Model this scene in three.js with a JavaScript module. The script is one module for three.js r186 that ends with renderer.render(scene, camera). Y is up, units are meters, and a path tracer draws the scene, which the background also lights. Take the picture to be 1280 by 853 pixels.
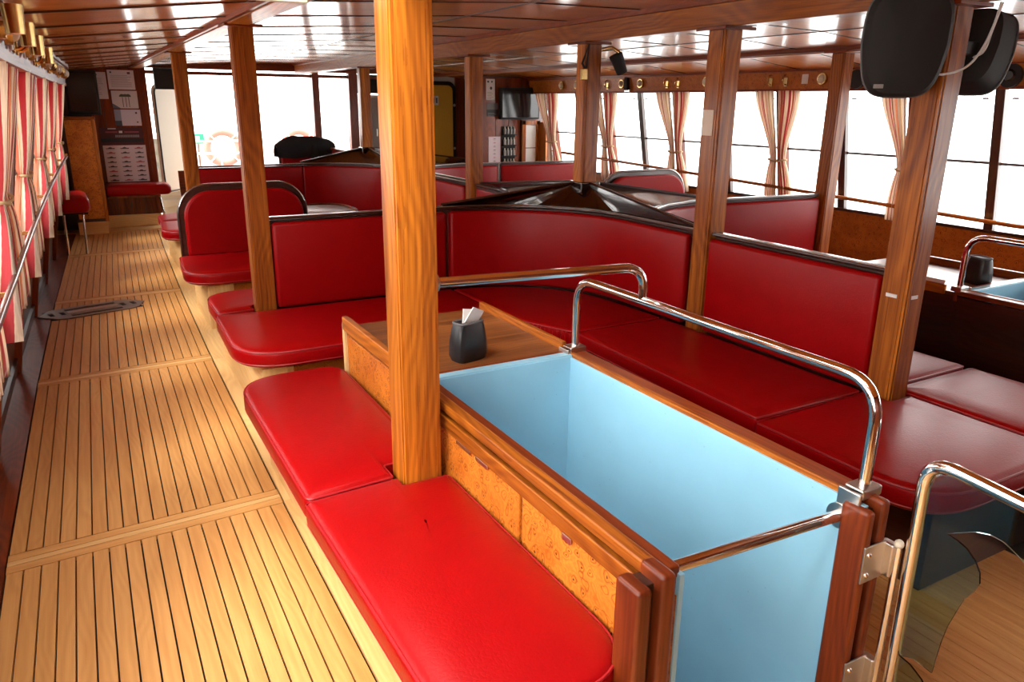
import * as THREE from 'three';
import { RoundedBoxGeometry } from 'three/addons/geometries/RoundedBoxGeometry.js';
import { mergeGeometries, toCreasedNormals } from 'three/addons/utils/BufferGeometryUtils.js';

// ------------------------------------------------------------ camera, sky, exposure
const scene = new THREE.Scene();
const camera = new THREE.PerspectiveCamera(48.434, 1280 / 853, 0.05, 400);
camera.position.set(0, 1.65, 0);
camera.rotation.set(-0.303093, -0.516586, 0.0101068, 'YXZ');
scene.background = new THREE.Color().setRGB(1.0, 0.985, 0.96);   // bright overcast sky
scene.backgroundIntensity = 2.0;
const sun = new THREE.DirectionalLight(new THREE.Color().setRGB(1.0, 0.97, 0.92), 1.3);   // hazy sun behind thin cloud, on the aisle side
sun.position.set(-6.0, 11.0, 0.5); sun.target.position.set(2, 0.5, -4); sun.castShadow = true; sun.shadow.radius = 45; sun.shadow.mapSize.set(4096, 4096);
Object.assign(sun.shadow.camera, { left: -10, right: 10, top: 10, bottom: -10, near: 0.5, far: 40 });
scene.add(sun, sun.target);
const renderer = new THREE.WebGLRenderer({ antialias: true });
renderer.toneMapping = THREE.LinearToneMapping;
renderer.toneMappingExposure = 4.3;
renderer.shadowMap.enabled = true;

// ------------------------------------------------------------ helpers
let seed = 20240611;
function rnd() { seed = (seed + 0x6D2B79F5) | 0; let t = Math.imul(seed ^ (seed >>> 15), 1 | seed); t = (t + Math.imul(t ^ (t >>> 7), 61 | t)) ^ t; return ((t ^ (t >>> 14)) >>> 0) / 4294967296; }
const used = {};
function numbered(n) { if (!(n in used)) { used[n] = 0; return n; } used[n]++; return n + '_' + String(used[n]).padStart(3, '0'); }
const V = (x, y, z) => new THREE.Vector3(x, y, z);

// uv in metres, laid by the way each face points; grain = axis that v follows
function boxUV(g, grain = 1, su = 1, sv = 1, vary = true) {
  if (!g.attributes.normal) g.computeVertexNormals();
  if (g.index) g = g.toNonIndexed();
  const p = g.attributes.position, n = p.count, uv = new Float32Array(n * 2);
  const ou = vary ? rnd() * 7 : 0, ov = vary ? rnd() * 7 : 0;
  const a = V(), b = V(), c = V();
  for (let i = 0; i < n; i += 3) {
    a.fromBufferAttribute(p, i); b.fromBufferAttribute(p, i + 1); c.fromBufferAttribute(p, i + 2);
    b.sub(a); c.sub(a); b.cross(c);
    const k = [Math.abs(b.x), Math.abs(b.y), Math.abs(b.z)];
    let ax = k[0] >= k[1] && k[0] >= k[2] ? 0 : (k[1] >= k[2] ? 1 : 2);
    let vi = grain, ui;
    if (ax === grain) { vi = (ax + 1) % 3; ui = (ax + 2) % 3; } else ui = 3 - ax - grain;
    for (let j = 0; j < 3; j++) {
      const q = [p.getX(i + j), p.getY(i + j), p.getZ(i + j)];
      uv[(i + j) * 2] = q[ui] / su + ou; uv[(i + j) * 2 + 1] = q[vi] / sv + ov;
    }
  }
  g.setAttribute('uv', new THREE.BufferAttribute(uv, 2));
  for (const k of Object.keys(g.attributes)) if (!['position', 'normal', 'uv'].includes(k)) g.deleteAttribute(k);
  return g;
}
function mesh(name, g, m, parent, grain = 1) {
  const sc = m.userData.tile || [1, 1];
  g = boxUV(g, grain, sc[0], sc[1]);
  const o = new THREE.Mesh(g, m);
  o.name = parent ? name : numbered(name);
  o.castShadow = o.receiveShadow = true;
  (parent || scene).add(o);
  return o;
}
function group(name, label, category, grp) {
  const o = new THREE.Group(); o.name = numbered(name); scene.add(o);
  o.userData = { label, category }; if (grp) o.userData.group = grp;
  return o;
}
function structure(name) { const o = new THREE.Group(); o.name = numbered(name); o.userData.kind = 'structure'; scene.add(o); return o; }
function tag(o, label, category, grp) { o.userData.label = label; o.userData.category = category; if (grp) o.userData.group = grp; return o; }
function at(g, x, y, z) { g.translate(x, y, z); return g; }
// box from min/max corners, softly rounded
function bx(x0, x1, y0, y1, z0, z1, r = 0.004) {
  if (x0 > x1) [x0, x1] = [x1, x0]; if (z0 > z1) [z0, z1] = [z1, z0]; if (y0 > y1) [y0, y1] = [y1, y0];
  const w = x1 - x0, h = y1 - y0, d = z1 - z0; r = Math.min(r, w / 2.2, h / 2.2, d / 2.2);
  const g = r > 0.0005 ? new RoundedBoxGeometry(w, h, d, 1, r) : new THREE.BoxGeometry(w, h, d);
  return at(g, (x0 + x1) / 2, (y0 + y1) / 2, (z0 + z1) / 2);
}
// hexahedron from four corners of a face and an offset vector
function slab(p, off) {
  const q = p.map(a => a.clone().add(off)), v = [...p, ...q], pos = [];
  const f = [[0, 1, 2, 3], [7, 6, 5, 4], [0, 4, 5, 1], [1, 5, 6, 2], [2, 6, 7, 3], [3, 7, 4, 0]];
  for (const [a, b, c, d] of f) for (const k of [a, b, c, a, c, d]) pos.push(v[k].x, v[k].y, v[k].z);
  const g = new THREE.BufferGeometry();
  g.setAttribute('position', new THREE.Float32BufferAttribute(pos, 3));
  // make faces point outwards
  const cen = v.reduce((s, a) => s.add(a), V()).multiplyScalar(1 / 8);
  const P = g.attributes.position, a = V(), b = V(), c = V();
  for (let i = 0; i < P.count; i += 3) {
    a.fromBufferAttribute(P, i); b.fromBufferAttribute(P, i + 1); c.fromBufferAttribute(P, i + 2);
    const nn = b.clone().sub(a).cross(c.clone().sub(a));
    if (nn.dot(a.clone().sub(cen)) < 0) { P.setXYZ(i + 1, c.x, c.y, c.z); P.setXYZ(i + 2, b.x, b.y, b.z); }
  }
  g.computeVertexNormals();
  return g;
}
// bar of rectangular section between points; w across `side`, h across the other
function bar(p0, p1, w, h, up = V(0, 1, 0)) {
  const d = p1.clone().sub(p0), L = d.length(); d.normalize();
  const s = d.clone().cross(up).normalize(), u = s.clone().cross(d).normalize();
  const g = new RoundedBoxGeometry(w, h, L, 1, Math.min(w, h) * 0.12);
  const m = new THREE.Matrix4().makeBasis(s, u, d.clone().negate()); m.setPosition(p0.clone().add(p1).multiplyScalar(0.5));
  g.applyMatrix4(m); return g;
}
function tube(pts, r, seg = 8, closed = false, n) {
  const c = new THREE.CatmullRomCurve3(pts, closed, 'centripetal');
  return new THREE.TubeGeometry(c, n || Math.max(8, pts.length * 6), r, seg, closed);
}
// round-cornered polyline for bent pipe: points with a bend radius
function bend(pts, rad, steps = 6) {
  const out = [pts[0].clone()];
  for (let i = 1; i < pts.length - 1; i++) {
    const a = pts[i - 1].clone().sub(pts[i]).normalize(), b = pts[i + 1].clone().sub(pts[i]).normalize();
    const p0 = pts[i].clone().addScaledVector(a, rad), p2 = pts[i].clone().addScaledVector(b, rad);
    for (let k = 0; k <= steps; k++) { const t = k / steps; out.push(p0.clone().multiplyScalar((1 - t) * (1 - t)).addScaledVector(pts[i], 2 * t * (1 - t)).addScaledVector(p2, t * t)); }
  }
  out.push(pts[pts.length - 1].clone());
  return out;
}
function pipe(pts, r, seg = 12) {      // mitred tube along a polyline
  const pos = [], idx = []; let up = null;
  for (let i = 0; i < pts.length; i++) {
    const t = (i < pts.length - 1 ? pts[i + 1].clone().sub(pts[i]) : pts[i].clone().sub(pts[i - 1])).normalize();
    if (i > 0 && i < pts.length - 1) t.add(pts[i].clone().sub(pts[i - 1]).normalize()).normalize();
    if (!up) up = Math.abs(t.y) < 0.9 ? V(0, 1, 0) : V(1, 0, 0);
    const s = t.clone().cross(up).normalize(); up = s.clone().cross(t).normalize();
    for (let k = 0; k < seg; k++) { const a = k / seg * Math.PI * 2; const q = pts[i].clone().addScaledVector(s, Math.cos(a) * r).addScaledVector(up, Math.sin(a) * r); pos.push(q.x, q.y, q.z); }
  }
  for (let i = 0; i < pts.length - 1; i++) for (let k = 0; k < seg; k++) { const a = i * seg + k, b = i * seg + (k + 1) % seg; idx.push(a, b, a + seg, b, b + seg, a + seg); }
  const n = pos.length / 3; pos.push(pts[0].x, pts[0].y, pts[0].z); const e = pts[pts.length - 1]; pos.push(e.x, e.y, e.z);
  for (let k = 0; k < seg; k++) { const k2 = (k + 1) % seg, l = (pts.length - 1) * seg; idx.push(n, k2, k, n + 1, l + k, l + k2); }
  const g = new THREE.BufferGeometry(); g.setAttribute('position', new THREE.Float32BufferAttribute(pos, 3)); g.setIndex(idx); g.computeVertexNormals();
  return toCreasedNormals(g, 0.8);
}
// outline with rounded corners: [x, z, r]
function outline(pts, step = 6) {
  const out = [], n = pts.length;
  for (let i = 0; i < n; i++) {
    const [x, z, r] = pts[i], A = pts[(i + n - 1) % n], B = pts[(i + 1) % n];
    if (!r) { out.push([x, z]); continue; }
    const a = [A[0] - x, A[1] - z], b = [B[0] - x, B[1] - z], la = Math.hypot(...a), lb = Math.hypot(...b);
    const rr = Math.min(r, la * 0.49, lb * 0.49);
    const p0 = [x + a[0] / la * rr, z + a[1] / la * rr], p2 = [x + b[0] / lb * rr, z + b[1] / lb * rr], s = rr > 0.08 ? step + 4 : 3;
    for (let k = 0; k <= s; k++) { const t = k / s; out.push([(1 - t) ** 2 * p0[0] + 2 * t * (1 - t) * x + t * t * p2[0], (1 - t) ** 2 * p0[1] + 2 * t * (1 - t) * z + t * t * p2[1]]); }
  }
  return out;
}
function area2(o) { let s = 0; for (let i = 0; i < o.length; i++) { const a = o[i], b = o[(i + 1) % o.length]; s += a[0] * b[1] - b[0] * a[1]; } return s / 2; }
function inset(o, d) {               // o counter-clockwise in (x, z)
  const n = o.length, out = [];
  for (let i = 0; i < n; i++) {
    const A = o[(i + n - 1) % n], P = o[i], B = o[(i + 1) % n];
    let e1 = [P[0] - A[0], P[1] - A[1]], e2 = [B[0] - P[0], B[1] - P[1]];
    const l1 = Math.hypot(...e1) || 1, l2 = Math.hypot(...e2) || 1; e1 = [e1[0] / l1, e1[1] / l1]; e2 = [e2[0] / l2, e2[1] / l2];
    let nx = -(e1[1] + e2[1]), nz = e1[0] + e2[0]; const l = Math.hypot(nx, nz) || 1; nx /= l; nz /= l;
    const c = Math.max(0.5, -nx * e1[1] + nz * e1[0]);
    out.push([P[0] + nx * d / c, P[1] + nz * d / c]);
  }
  return out;
}
// upholstered flat pad: rounded edges and a slight crown
function pad(o, y0, h, r = 0.03, crown = 0.012) {
  if (area2(o) < 0) o = o.slice().reverse();
  const n = o.length, rings = [];
  const cx = o.reduce((s, p) => s + p[0], 0) / n, cz = o.reduce((s, p) => s + p[1], 0) / n;
  rings.push([inset(o, r * 0.6), y0], [inset(o, r * 0.15), y0 + r * 0.35], [o, y0 + r], [o, y0 + h - r]);
  for (const t of [0.33, 0.66, 1]) rings.push([inset(o, r * (1 - Math.cos(t * Math.PI / 2))), y0 + h - r + r * Math.sin(t * Math.PI / 2)]);
  const last = inset(o, r);
  if (crown > 0) for (const [k, c] of [[0.06, 0.35], [0.16, 0.7], [0.32, 0.92], [0.5, 1]]) rings.push([last.map(p => [p[0] + (cx - p[0]) * k, p[1] + (cz - p[1]) * k]), y0 + h + crown * c]);
  const pos = [], idx = [];
  for (const [q, y] of rings) for (const p of q) pos.push(p[0], y, p[1]);
  for (let i = 0; i < rings.length - 1; i++) for (let k = 0; k < n; k++) { const a = i * n + k, b = i * n + (k + 1) % n; idx.push(a, a + n, b, b, a + n, b + n); }
  const cap = (ring, up) => { const q = o.map(p => new THREE.Vector2(p[0], p[1])); for (const [a, b, c] of THREE.ShapeUtils.triangulateShape(q, [])) { const t = [a, b, c].map(k => k + ring * n); idx.push(...(up ? [t[0], t[2], t[1]] : t)); } };
  cap(rings.length - 1, true); cap(0, false);
  const g = new THREE.BufferGeometry(); g.setAttribute('position', new THREE.Float32BufferAttribute(pos, 3)); g.setIndex(idx); g.computeVertexNormals();
  return toCreasedNormals(g, 0.9);
}
function loop(o, y, r, d = 0) {       // piping round an outline
  if (area2(o) < 0) o = o.slice().reverse();
  const q = inset(o, d).map(p => V(p[0], y, p[1]));
  q.push(q[0].clone(), q[1].clone());
  return pipe(q, r, 6);
}
// section swept along a plan path; section points [n, y]; n to the left of travel
function sweep(sec, path, round = 0) {
  const n = sec.length, pos = [], idx = [], rings = [];
  const cn = (Math.min(...sec.map(s => s[0])) + Math.max(...sec.map(s => s[0]))) / 2, cy = (Math.min(...sec.map(s => s[1])) + Math.max(...sec.map(s => s[1]))) / 2;
  const hn = Math.max(...sec.map(s => s[0])) - cn, hy = Math.max(...sec.map(s => s[1])) - cy;
  const N = path.length, T = [];
  for (let i = 0; i < N; i++) { const a = path[Math.max(0, i - 1)], b = path[Math.min(N - 1, i + 1)]; const l = Math.hypot(b[0] - a[0], b[1] - a[1]); T.push([(b[0] - a[0]) / l, (b[1] - a[1]) / l]); }
  const ring = (p, t, k) => rings.push([p, t, k]);
  if (round) for (const a of [0, 0.33, 0.66]) { const t = T[0], s = Math.sin(a * Math.PI / 2), c = Math.cos(a * Math.PI / 2); ring([path[0][0] + t[0] * round * (1 - c < 1 ? 1 - Math.sqrt(1 - (1 - s) ** 2) * 0 - c : 0), path[0][1] + t[1] * round * (1 - c)], t, round * (1 - s)); }
  for (let i = 0; i < N; i++) { let p = path[i]; if (round && i === 0) p = [p[0] + T[0][0] * round, p[1] + T[0][1] * round]; if (round && i === N - 1) p = [p[0] - T[i][0] * round, p[1] - T[i][1] * round]; ring(p, T[i], 0); }
  if (round) for (const a of [0.66, 0.33, 0]) { const t = T[N - 1], s = Math.sin(a * Math.PI / 2), c = Math.cos(a * Math.PI / 2); ring([path[N - 1][0] - t[0] * round * (1 - c), path[N - 1][1] - t[1] * round * (1 - c)], t, round * (1 - s)); }
  for (const [p, t, k] of rings) for (const [sn, sy] of sec) {
    const a = cn + (sn - cn) * Math.max(0, hn - k) / hn, y = cy + (sy - cy) * Math.max(0, hy - k) / hy;
    pos.push(p[0] + t[1] * a, y, p[1] - t[0] * a);
  }
  const R = rings.length;
  for (let i = 0; i < R - 1; i++) for (let k = 0; k < n; k++) { const a = i * n + k, b = i * n + (k + 1) % n; idx.push(a, b, a + n, b, b + n, a + n); }
  for (const [e, up] of [[0, true], [R - 1, false]]) { const q = sec.map(s => new THREE.Vector2(s[0], s[1])); for (const [a, b, c] of THREE.ShapeUtils.triangulateShape(q, [])) { const t = [a, b, c].map(k => k + e * n); idx.push(...(up ? [t[0], t[2], t[1]] : t)); } }
  const g = new THREE.BufferGeometry(); g.setAttribute('position', new THREE.Float32BufferAttribute(pos, 3)); g.setIndex(idx); g.computeVertexNormals();
  return toCreasedNormals(g, 0.7);
}
function rsec(n0, n1, y0, y1, r, s = 3) {     // rounded rectangle section
  const out = [], c = [[n1 - r, y0 + r, -90], [n1 - r, y1 - r, 0], [n0 + r, y1 - r, 90], [n0 + r, y0 + r, 180]];
  for (const [x, y, a] of c) for (let k = 0; k <= s; k++) { const t = (a + 90 * k / s) * Math.PI / 180; out.push([x + r * Math.cos(t), y + r * Math.sin(t)]); }
  return out;
}
function extrude(shape, depth, bevel = 0.003, curve = 12) {
  return new THREE.ExtrudeGeometry(shape, { depth: depth - 2 * bevel, bevelEnabled: bevel > 0, bevelThickness: bevel, bevelSize: bevel, bevelOffset: -bevel, bevelSegments: 2, curveSegments: curve }).translate(0, 0, bevel);
}
function rshape(x0, x1, y0, y1, r) {
  const s = new THREE.Shape(); const [a, b, c, d] = Array.isArray(r) ? r : [r, r, r, r];   // bl br tr tl
  s.moveTo(x0 + a, y0); s.lineTo(x1 - b, y0); if (b) s.quadraticCurveTo(x1, y0, x1, y0 + b); s.lineTo(x1, y1 - c); if (c) s.absarc(x1 - c, y1 - c, c, 0, Math.PI / 2); s.lineTo(x0 + d, y1); if (d) s.absarc(x0 + d, y1 - d, d, Math.PI / 2, Math.PI); s.lineTo(x0, y0 + a); if (a) s.quadraticCurveTo(x0, y0, x0 + a, y0);
  return s;
}
const cyl = (r, h, seg = 16, r2) => new THREE.CylinderGeometry(r2 ?? r, r, h, seg);

// ------------------------------------------------------------ textures
function hash(x, y, s) { let h = Math.imul(x, 374761393) ^ Math.imul(y, 668265263) ^ Math.imul(s, 2246822519); h = Math.imul(h ^ (h >>> 13), 1274126177); return ((h ^ (h >>> 16)) >>> 0) / 4294967296; }
function vn(x, y, px, py, s) {      // tileable value noise
  const xi = Math.floor(x), yi = Math.floor(y), fx = x - xi, fy = y - yi, u = fx * fx * (3 - 2 * fx), v = fy * fy * (3 - 2 * fy);
  const w = (a, p) => ((a % p) + p) % p, x0 = w(xi, px), x1 = w(xi + 1, px), y0 = w(yi, py), y1 = w(yi + 1, py);
  const a = hash(x0, y0, s), b = hash(x1, y0, s), c = hash(x0, y1, s), d = hash(x1, y1, s);
  return a + (b - a) * u + (c - a) * v + (a - b - c + d) * u * v;
}
function fbm(u, v, px, py, s, oct = 4) { let r = 0, a = 0.5, t = 0; for (let k = 0; k < oct; k++) { r += a * vn(u * px, v * py, px, py, s + k); t += a; a *= 0.5; px *= 2; py *= 2; } return r / t; }
function dataTex(w, h, fn, srgb = true) {
  const d = new Uint8Array(w * h * 4);
  for (let j = 0; j < h; j++) for (let i = 0; i < w; i++) { const c = fn(i / w, j / h); const k = (j * w + i) * 4; d[k] = Math.max(0, Math.min(255, c[0])); d[k + 1] = Math.max(0, Math.min(255, c[1])); d[k + 2] = Math.max(0, Math.min(255, c[2])); d[k + 3] = 255; }
  const t = new THREE.DataTexture(d, w, h, THREE.RGBAFormat); t.wrapS = t.wrapT = THREE.RepeatWrapping; t.magFilter = THREE.LinearFilter; t.minFilter = THREE.LinearMipmapLinearFilter; t.generateMipmaps = true;
  if (srgb) t.colorSpace = THREE.SRGBColorSpace; t.needsUpdate = true; return t;
}
const mixc = (a, b, t) => a.map((x, i) => x + (b[i] - x) * t);
function woodTex(light, dark, s, fiber = 1, w = 384, h = 512) {
  return dataTex(w, h, (u, v) => {
    const warp = fbm(u, v, 3, 2, s, 3) * 0.35;
    const band = fbm(u + warp, v, 9, 1, s + 11, 3);
    const ring = 0.5 + 0.5 * Math.sin((u * 14 + fbm(u, v, 2, 2, s + 21, 3) * 9) * Math.PI * 2);
    const fine = fbm(u, v, 90, 4, s + 31, 2), pore = fbm(u, v, 150, 14, s + 41, 1);
    let t = 0.25 + 0.55 * (band - 0.5) * 1.6 + 0.22 * (ring - 0.5) + fiber * 0.35 * (fine - 0.5) + 0.15;
    if (pore > 0.82) t += 0.16 * fiber;
    return mixc(light, dark, Math.max(0, Math.min(1, t)));
  });
}
function burlTex(light, mid, dark, s) {
  return dataTex(512, 512, (u, v) => {
    const N = 11, wu = u + 0.11 * (fbm(u, v, 8, 8, s, 3) - 0.5), wv = v + 0.11 * (fbm(u, v, 8, 8, s + 9, 3) - 0.5);
    const X = wu * N, Y = wv * N, xi = Math.floor(X), yi = Math.floor(Y); let d = 9, id = 0;
    for (let a = -1; a <= 1; a++) for (let b = -1; b <= 1; b++) { const cx = ((xi + a) % N + N) % N, cy = ((yi + b) % N + N) % N, ex = xi + a + hash(cx, cy, s), ey = yi + b + hash(cx, cy, s + 1), q = Math.hypot((X - ex) * (0.7 + hash(cx, cy, s + 2)), Y - ey); if (q < d) { d = q; id = hash(cx, cy, s + 3); } }
    const ring = 0.5 + 0.5 * Math.sin(d * 17 + 5 * fbm(u, v, 20, 20, s + 17, 2)), broad = fbm(u, v, 4, 4, s + 47, 3), fine = fbm(u, v, 80, 80, s + 57, 1);
    let c = mixc(light, mid, Math.max(0, Math.min(1, 0.15 + 0.6 * ring * Math.max(0, 1 - d * 0.8) + 0.9 * (broad - 0.35) + 0.25 * (fine - 0.5))));
    if (id > 0.45 && d < 0.10) c = mixc(c, dark, 0.9); else if (id > 0.3 && ring > 0.9 && d < 0.6) c = mixc(c, dark, 0.32);
    return c;
  });
}
const T_post = woodTex([208, 124, 34], [108, 48, 8], 101, 1.3);
const T_floor = woodTex([222, 168, 100], [192, 134, 70], 202, 0.7);
const T_pale = woodTex([238, 200, 138], [208, 160, 96], 303, 0.6);
const T_ceil = woodTex([234, 142, 50], [184, 96, 26], 404);
const T_mah = woodTex([140, 60, 18], [74, 24, 5], 505);
const T_dark = woodTex([74, 34, 16], [36, 14, 6], 606);
const T_table = woodTex([146, 88, 42], [82, 42, 16], 707, 1.6);
const T_burl = burlTex([224, 138, 50], [180, 92, 26], [104, 42, 10], 808);
const T_burl2 = burlTex([188, 108, 36], [156, 80, 20], [78, 34, 8], 909);
const T_leather = dataTex(256, 256, (u, v) => { const a = fbm(u, v, 40, 40, 5, 2), b = Math.abs(fbm(u, v, 26, 26, 15, 2) - 0.5) * 2, c = fbm(u, v, 4, 4, 25, 2); const k = 255 * (0.35 * a + 0.35 * Math.min(1, b * 3) + 0.3 * c); return [k, k, k]; }, false);
const T_red = dataTex(256, 256, (u, v) => { const c = fbm(u, v, 5, 5, 71, 4), f = fbm(u, v, 60, 60, 72, 2); const k = 1 + 0.05 * (c - 0.5) + 0.06 * (f - 0.5); return [150 * k, 3 * k, 7 * k]; });
// striped cotton: red, orange and green lines on cream, with the weave
const stripes = [[0, .05, [176, 44, 50]], [.09, .115, [214, 150, 92]], [.17, .185, [122, 118, 82]], [.22, .24, [170, 40, 46]], [.28, .36, [190, 96, 66]], [.40, .42, [150, 40, 44]], [.50, .56, [196, 158, 106]], [.62, .665, [168, 40, 46]], [.72, .735, [108, 104, 76]], [.82, .90, [206, 128, 88]], [.93, .95, [160, 50, 50]]];
const T_curtain = dataTex(512, 64, (u, v) => { let c = [234, 214, 188]; for (const [a, b, k] of stripes) if (u >= a && u < b) c = k; const w = 0.94 + 0.12 * (fbm(u, v, 256, 32, 61, 1) - 0.5); return c.map(x => x * w); });
const T_paint = dataTex(256, 256, (u, v) => { const c = fbm(u, v, 4, 4, 81, 4), sp = fbm(u, v, 90, 90, 82, 1); let k = 0.97 + 0.06 * (c - 0.5); if (sp > 0.988) k *= 0.8; return [150 * k, 206 * k, 230 * k]; });

function canvasTex(w, h, draw) {
  const c = document.createElement('canvas'); c.width = w; c.height = h; const x = c.getContext('2d'); draw(x, w, h);
  const t = new THREE.CanvasTexture(c); t.colorSpace = THREE.SRGBColorSpace; t.magFilter = THREE.LinearFilter; return t;
}

// ------------------------------------------------------------ materials
function std(o, tile) { const m = new THREE.MeshPhysicalMaterial({ side: THREE.DoubleSide, ...o }); if (tile) m.userData.tile = tile; return m; }
const lin = (r, g, b) => new THREE.Color().setRGB(r, g, b);
const varnish = { roughness: 0.45, specularIntensity: 0.5, clearcoat: 0.3, clearcoatRoughness: 0.16 };
const M = {
  post: std({ map: T_post, ...varnish }, [0.5, 1.6]),
  floor: std({ map: T_floor, roughness: 0.55 }, [0.4, 1.4]),
  pale: std({ map: T_pale, roughness: 0.5 }, [0.4, 1.4]),
  caulk: std({ color: lin(0.012, 0.010, 0.009), roughness: 0.8 }),
  ceil: std({ map: T_ceil, roughness: 0.35, clearcoat: 1, clearcoatRoughness: 0.14, bumpMap: T_leather, bumpScale: 0.0008 }, [0.9, 2.2]),
  mah: std({ map: T_mah, ...varnish }, [0.5, 1.6]),
  dark: std({ map: T_dark, roughness: 0.4, clearcoat: 0.6, clearcoatRoughness: 0.15 }, [0.5, 1.6]),
  hip: std({ map: T_dark, color: lin(0.35, 0.3, 0.3), roughness: 0.2, clearcoat: 1, clearcoatRoughness: 0.06 }, [0.7, 1.8]),
  table: std({ map: T_table, roughness: 0.4, clearcoat: 0.2, clearcoatRoughness: 0.2 }, [0.35, 1.0]),
  burl: std({ map: T_burl, ...varnish }, [0.42, 0.42]),
  burl2: std({ map: T_burl2, ...varnish }, [0.42, 0.42]),
  red: std({ map: T_red, roughness: 0.36, specularIntensity: 0.4, bumpMap: T_leather, bumpScale: 0.0005 }, [0.25, 0.25]),
  piping: std({ color: lin(0.36, 0.008, 0.012), roughness: 0.4 }),
  chrome: std({ color: lin(0.82, 0.8, 0.77), metalness: 1, roughness: 0.1 }),
  steel: std({ color: lin(0.62, 0.6, 0.57), metalness: 1, roughness: 0.28 }),
  brass: std({ color: lin(0.62, 0.43, 0.17), metalness: 1, roughness: 0.26 }),
  black: std({ color: lin(0.012, 0.012, 0.013), roughness: 0.35 }),
  matte: std({ color: lin(0.010, 0.010, 0.010), roughness: 0.75 }),
  screen: std({ color: lin(0.008, 0.008, 0.009), roughness: 0.12 }),
  rubber: std({ color: lin(0.015, 0.015, 0.015), roughness: 0.6 }),
  blue: std({ map: T_paint, roughness: 0.33, clearcoat: 0.3, clearcoatRoughness: 0.3 }, [0.8, 0.8]),
  cream: std({ color: lin(0.62, 0.55, 0.42), roughness: 0.45 }),
  white: std({ color: lin(0.78, 0.77, 0.74), roughness: 0.5 }),
  paper: std({ color: lin(0.8, 0.79, 0.76), roughness: 0.8 }),
  grey: std({ color: lin(0.33, 0.32, 0.30), roughness: 0.5 }),
  greyDark: std({ color: lin(0.10, 0.10, 0.10), roughness: 0.5 }),
  yellow: std({ color: lin(0.74, 0.44, 0.05), roughness: 0.35 }),
  ring: std({ color: lin(0.72, 0.16, 0.12), roughness: 0.5 }),
  green: std({ color: lin(0.02, 0.42, 0.14), roughness: 0.5 }),
  cloth: std({ color: lin(0.006, 0.006, 0.007), roughness: 0.95 }),
  glass: std({ color: lin(1, 1, 1), roughness: 0.0, transmission: 1, thickness: 0, ior: 1.45 }),
  acrylic: std({ color: lin(0.80, 0.93, 0.91), roughness: 0.03, transmission: 1, thickness: 0.006, ior: 1.49, attenuationColor: lin(0.25, 0.62, 0.60), attenuationDistance: 0.02 }),
  curtain: std({ map: T_curtain, roughness: 1, transmission: 0.35, thickness: 0 }),
  rope: std({ color: lin(0.45, 0.32, 0.16), roughness: 0.9 }),
  water: std({ color: lin(0.50, 0.52, 0.52), roughness: 0.25 }),
  hull: std({ color: lin(0.5, 0.49, 0.46), roughness: 0.6 }),
  alu: std({ color: lin(0.33, 0.3, 0.27), metalness: 0.85, roughness: 0.42 }),
};

// ------------------------------------------------------------ hull lines
const XM = 3.0;                                                    // centre line of the boat
const wl = (z, y) => -0.52 + 0.0028 * Math.max(z, -9.6) ** 2 + 0.18 * y;            // inner face of the leaning left wall
const wx = (side, z, y, in_ = 0) => side < 0 ? wl(z, y) - 0.07 + in_ : 2 * XM - wl(z, y) - in_;
const cy_ = x => 2.17 - 0.02 * (x - XM) * (x - XM);                // cambered ceiling
const Z_FRONT = -11.6, Z_BACK = 0.95;
const Wp = (side, z, y, in_ = 0) => V(wx(side, z, y, in_), y, z);

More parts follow.
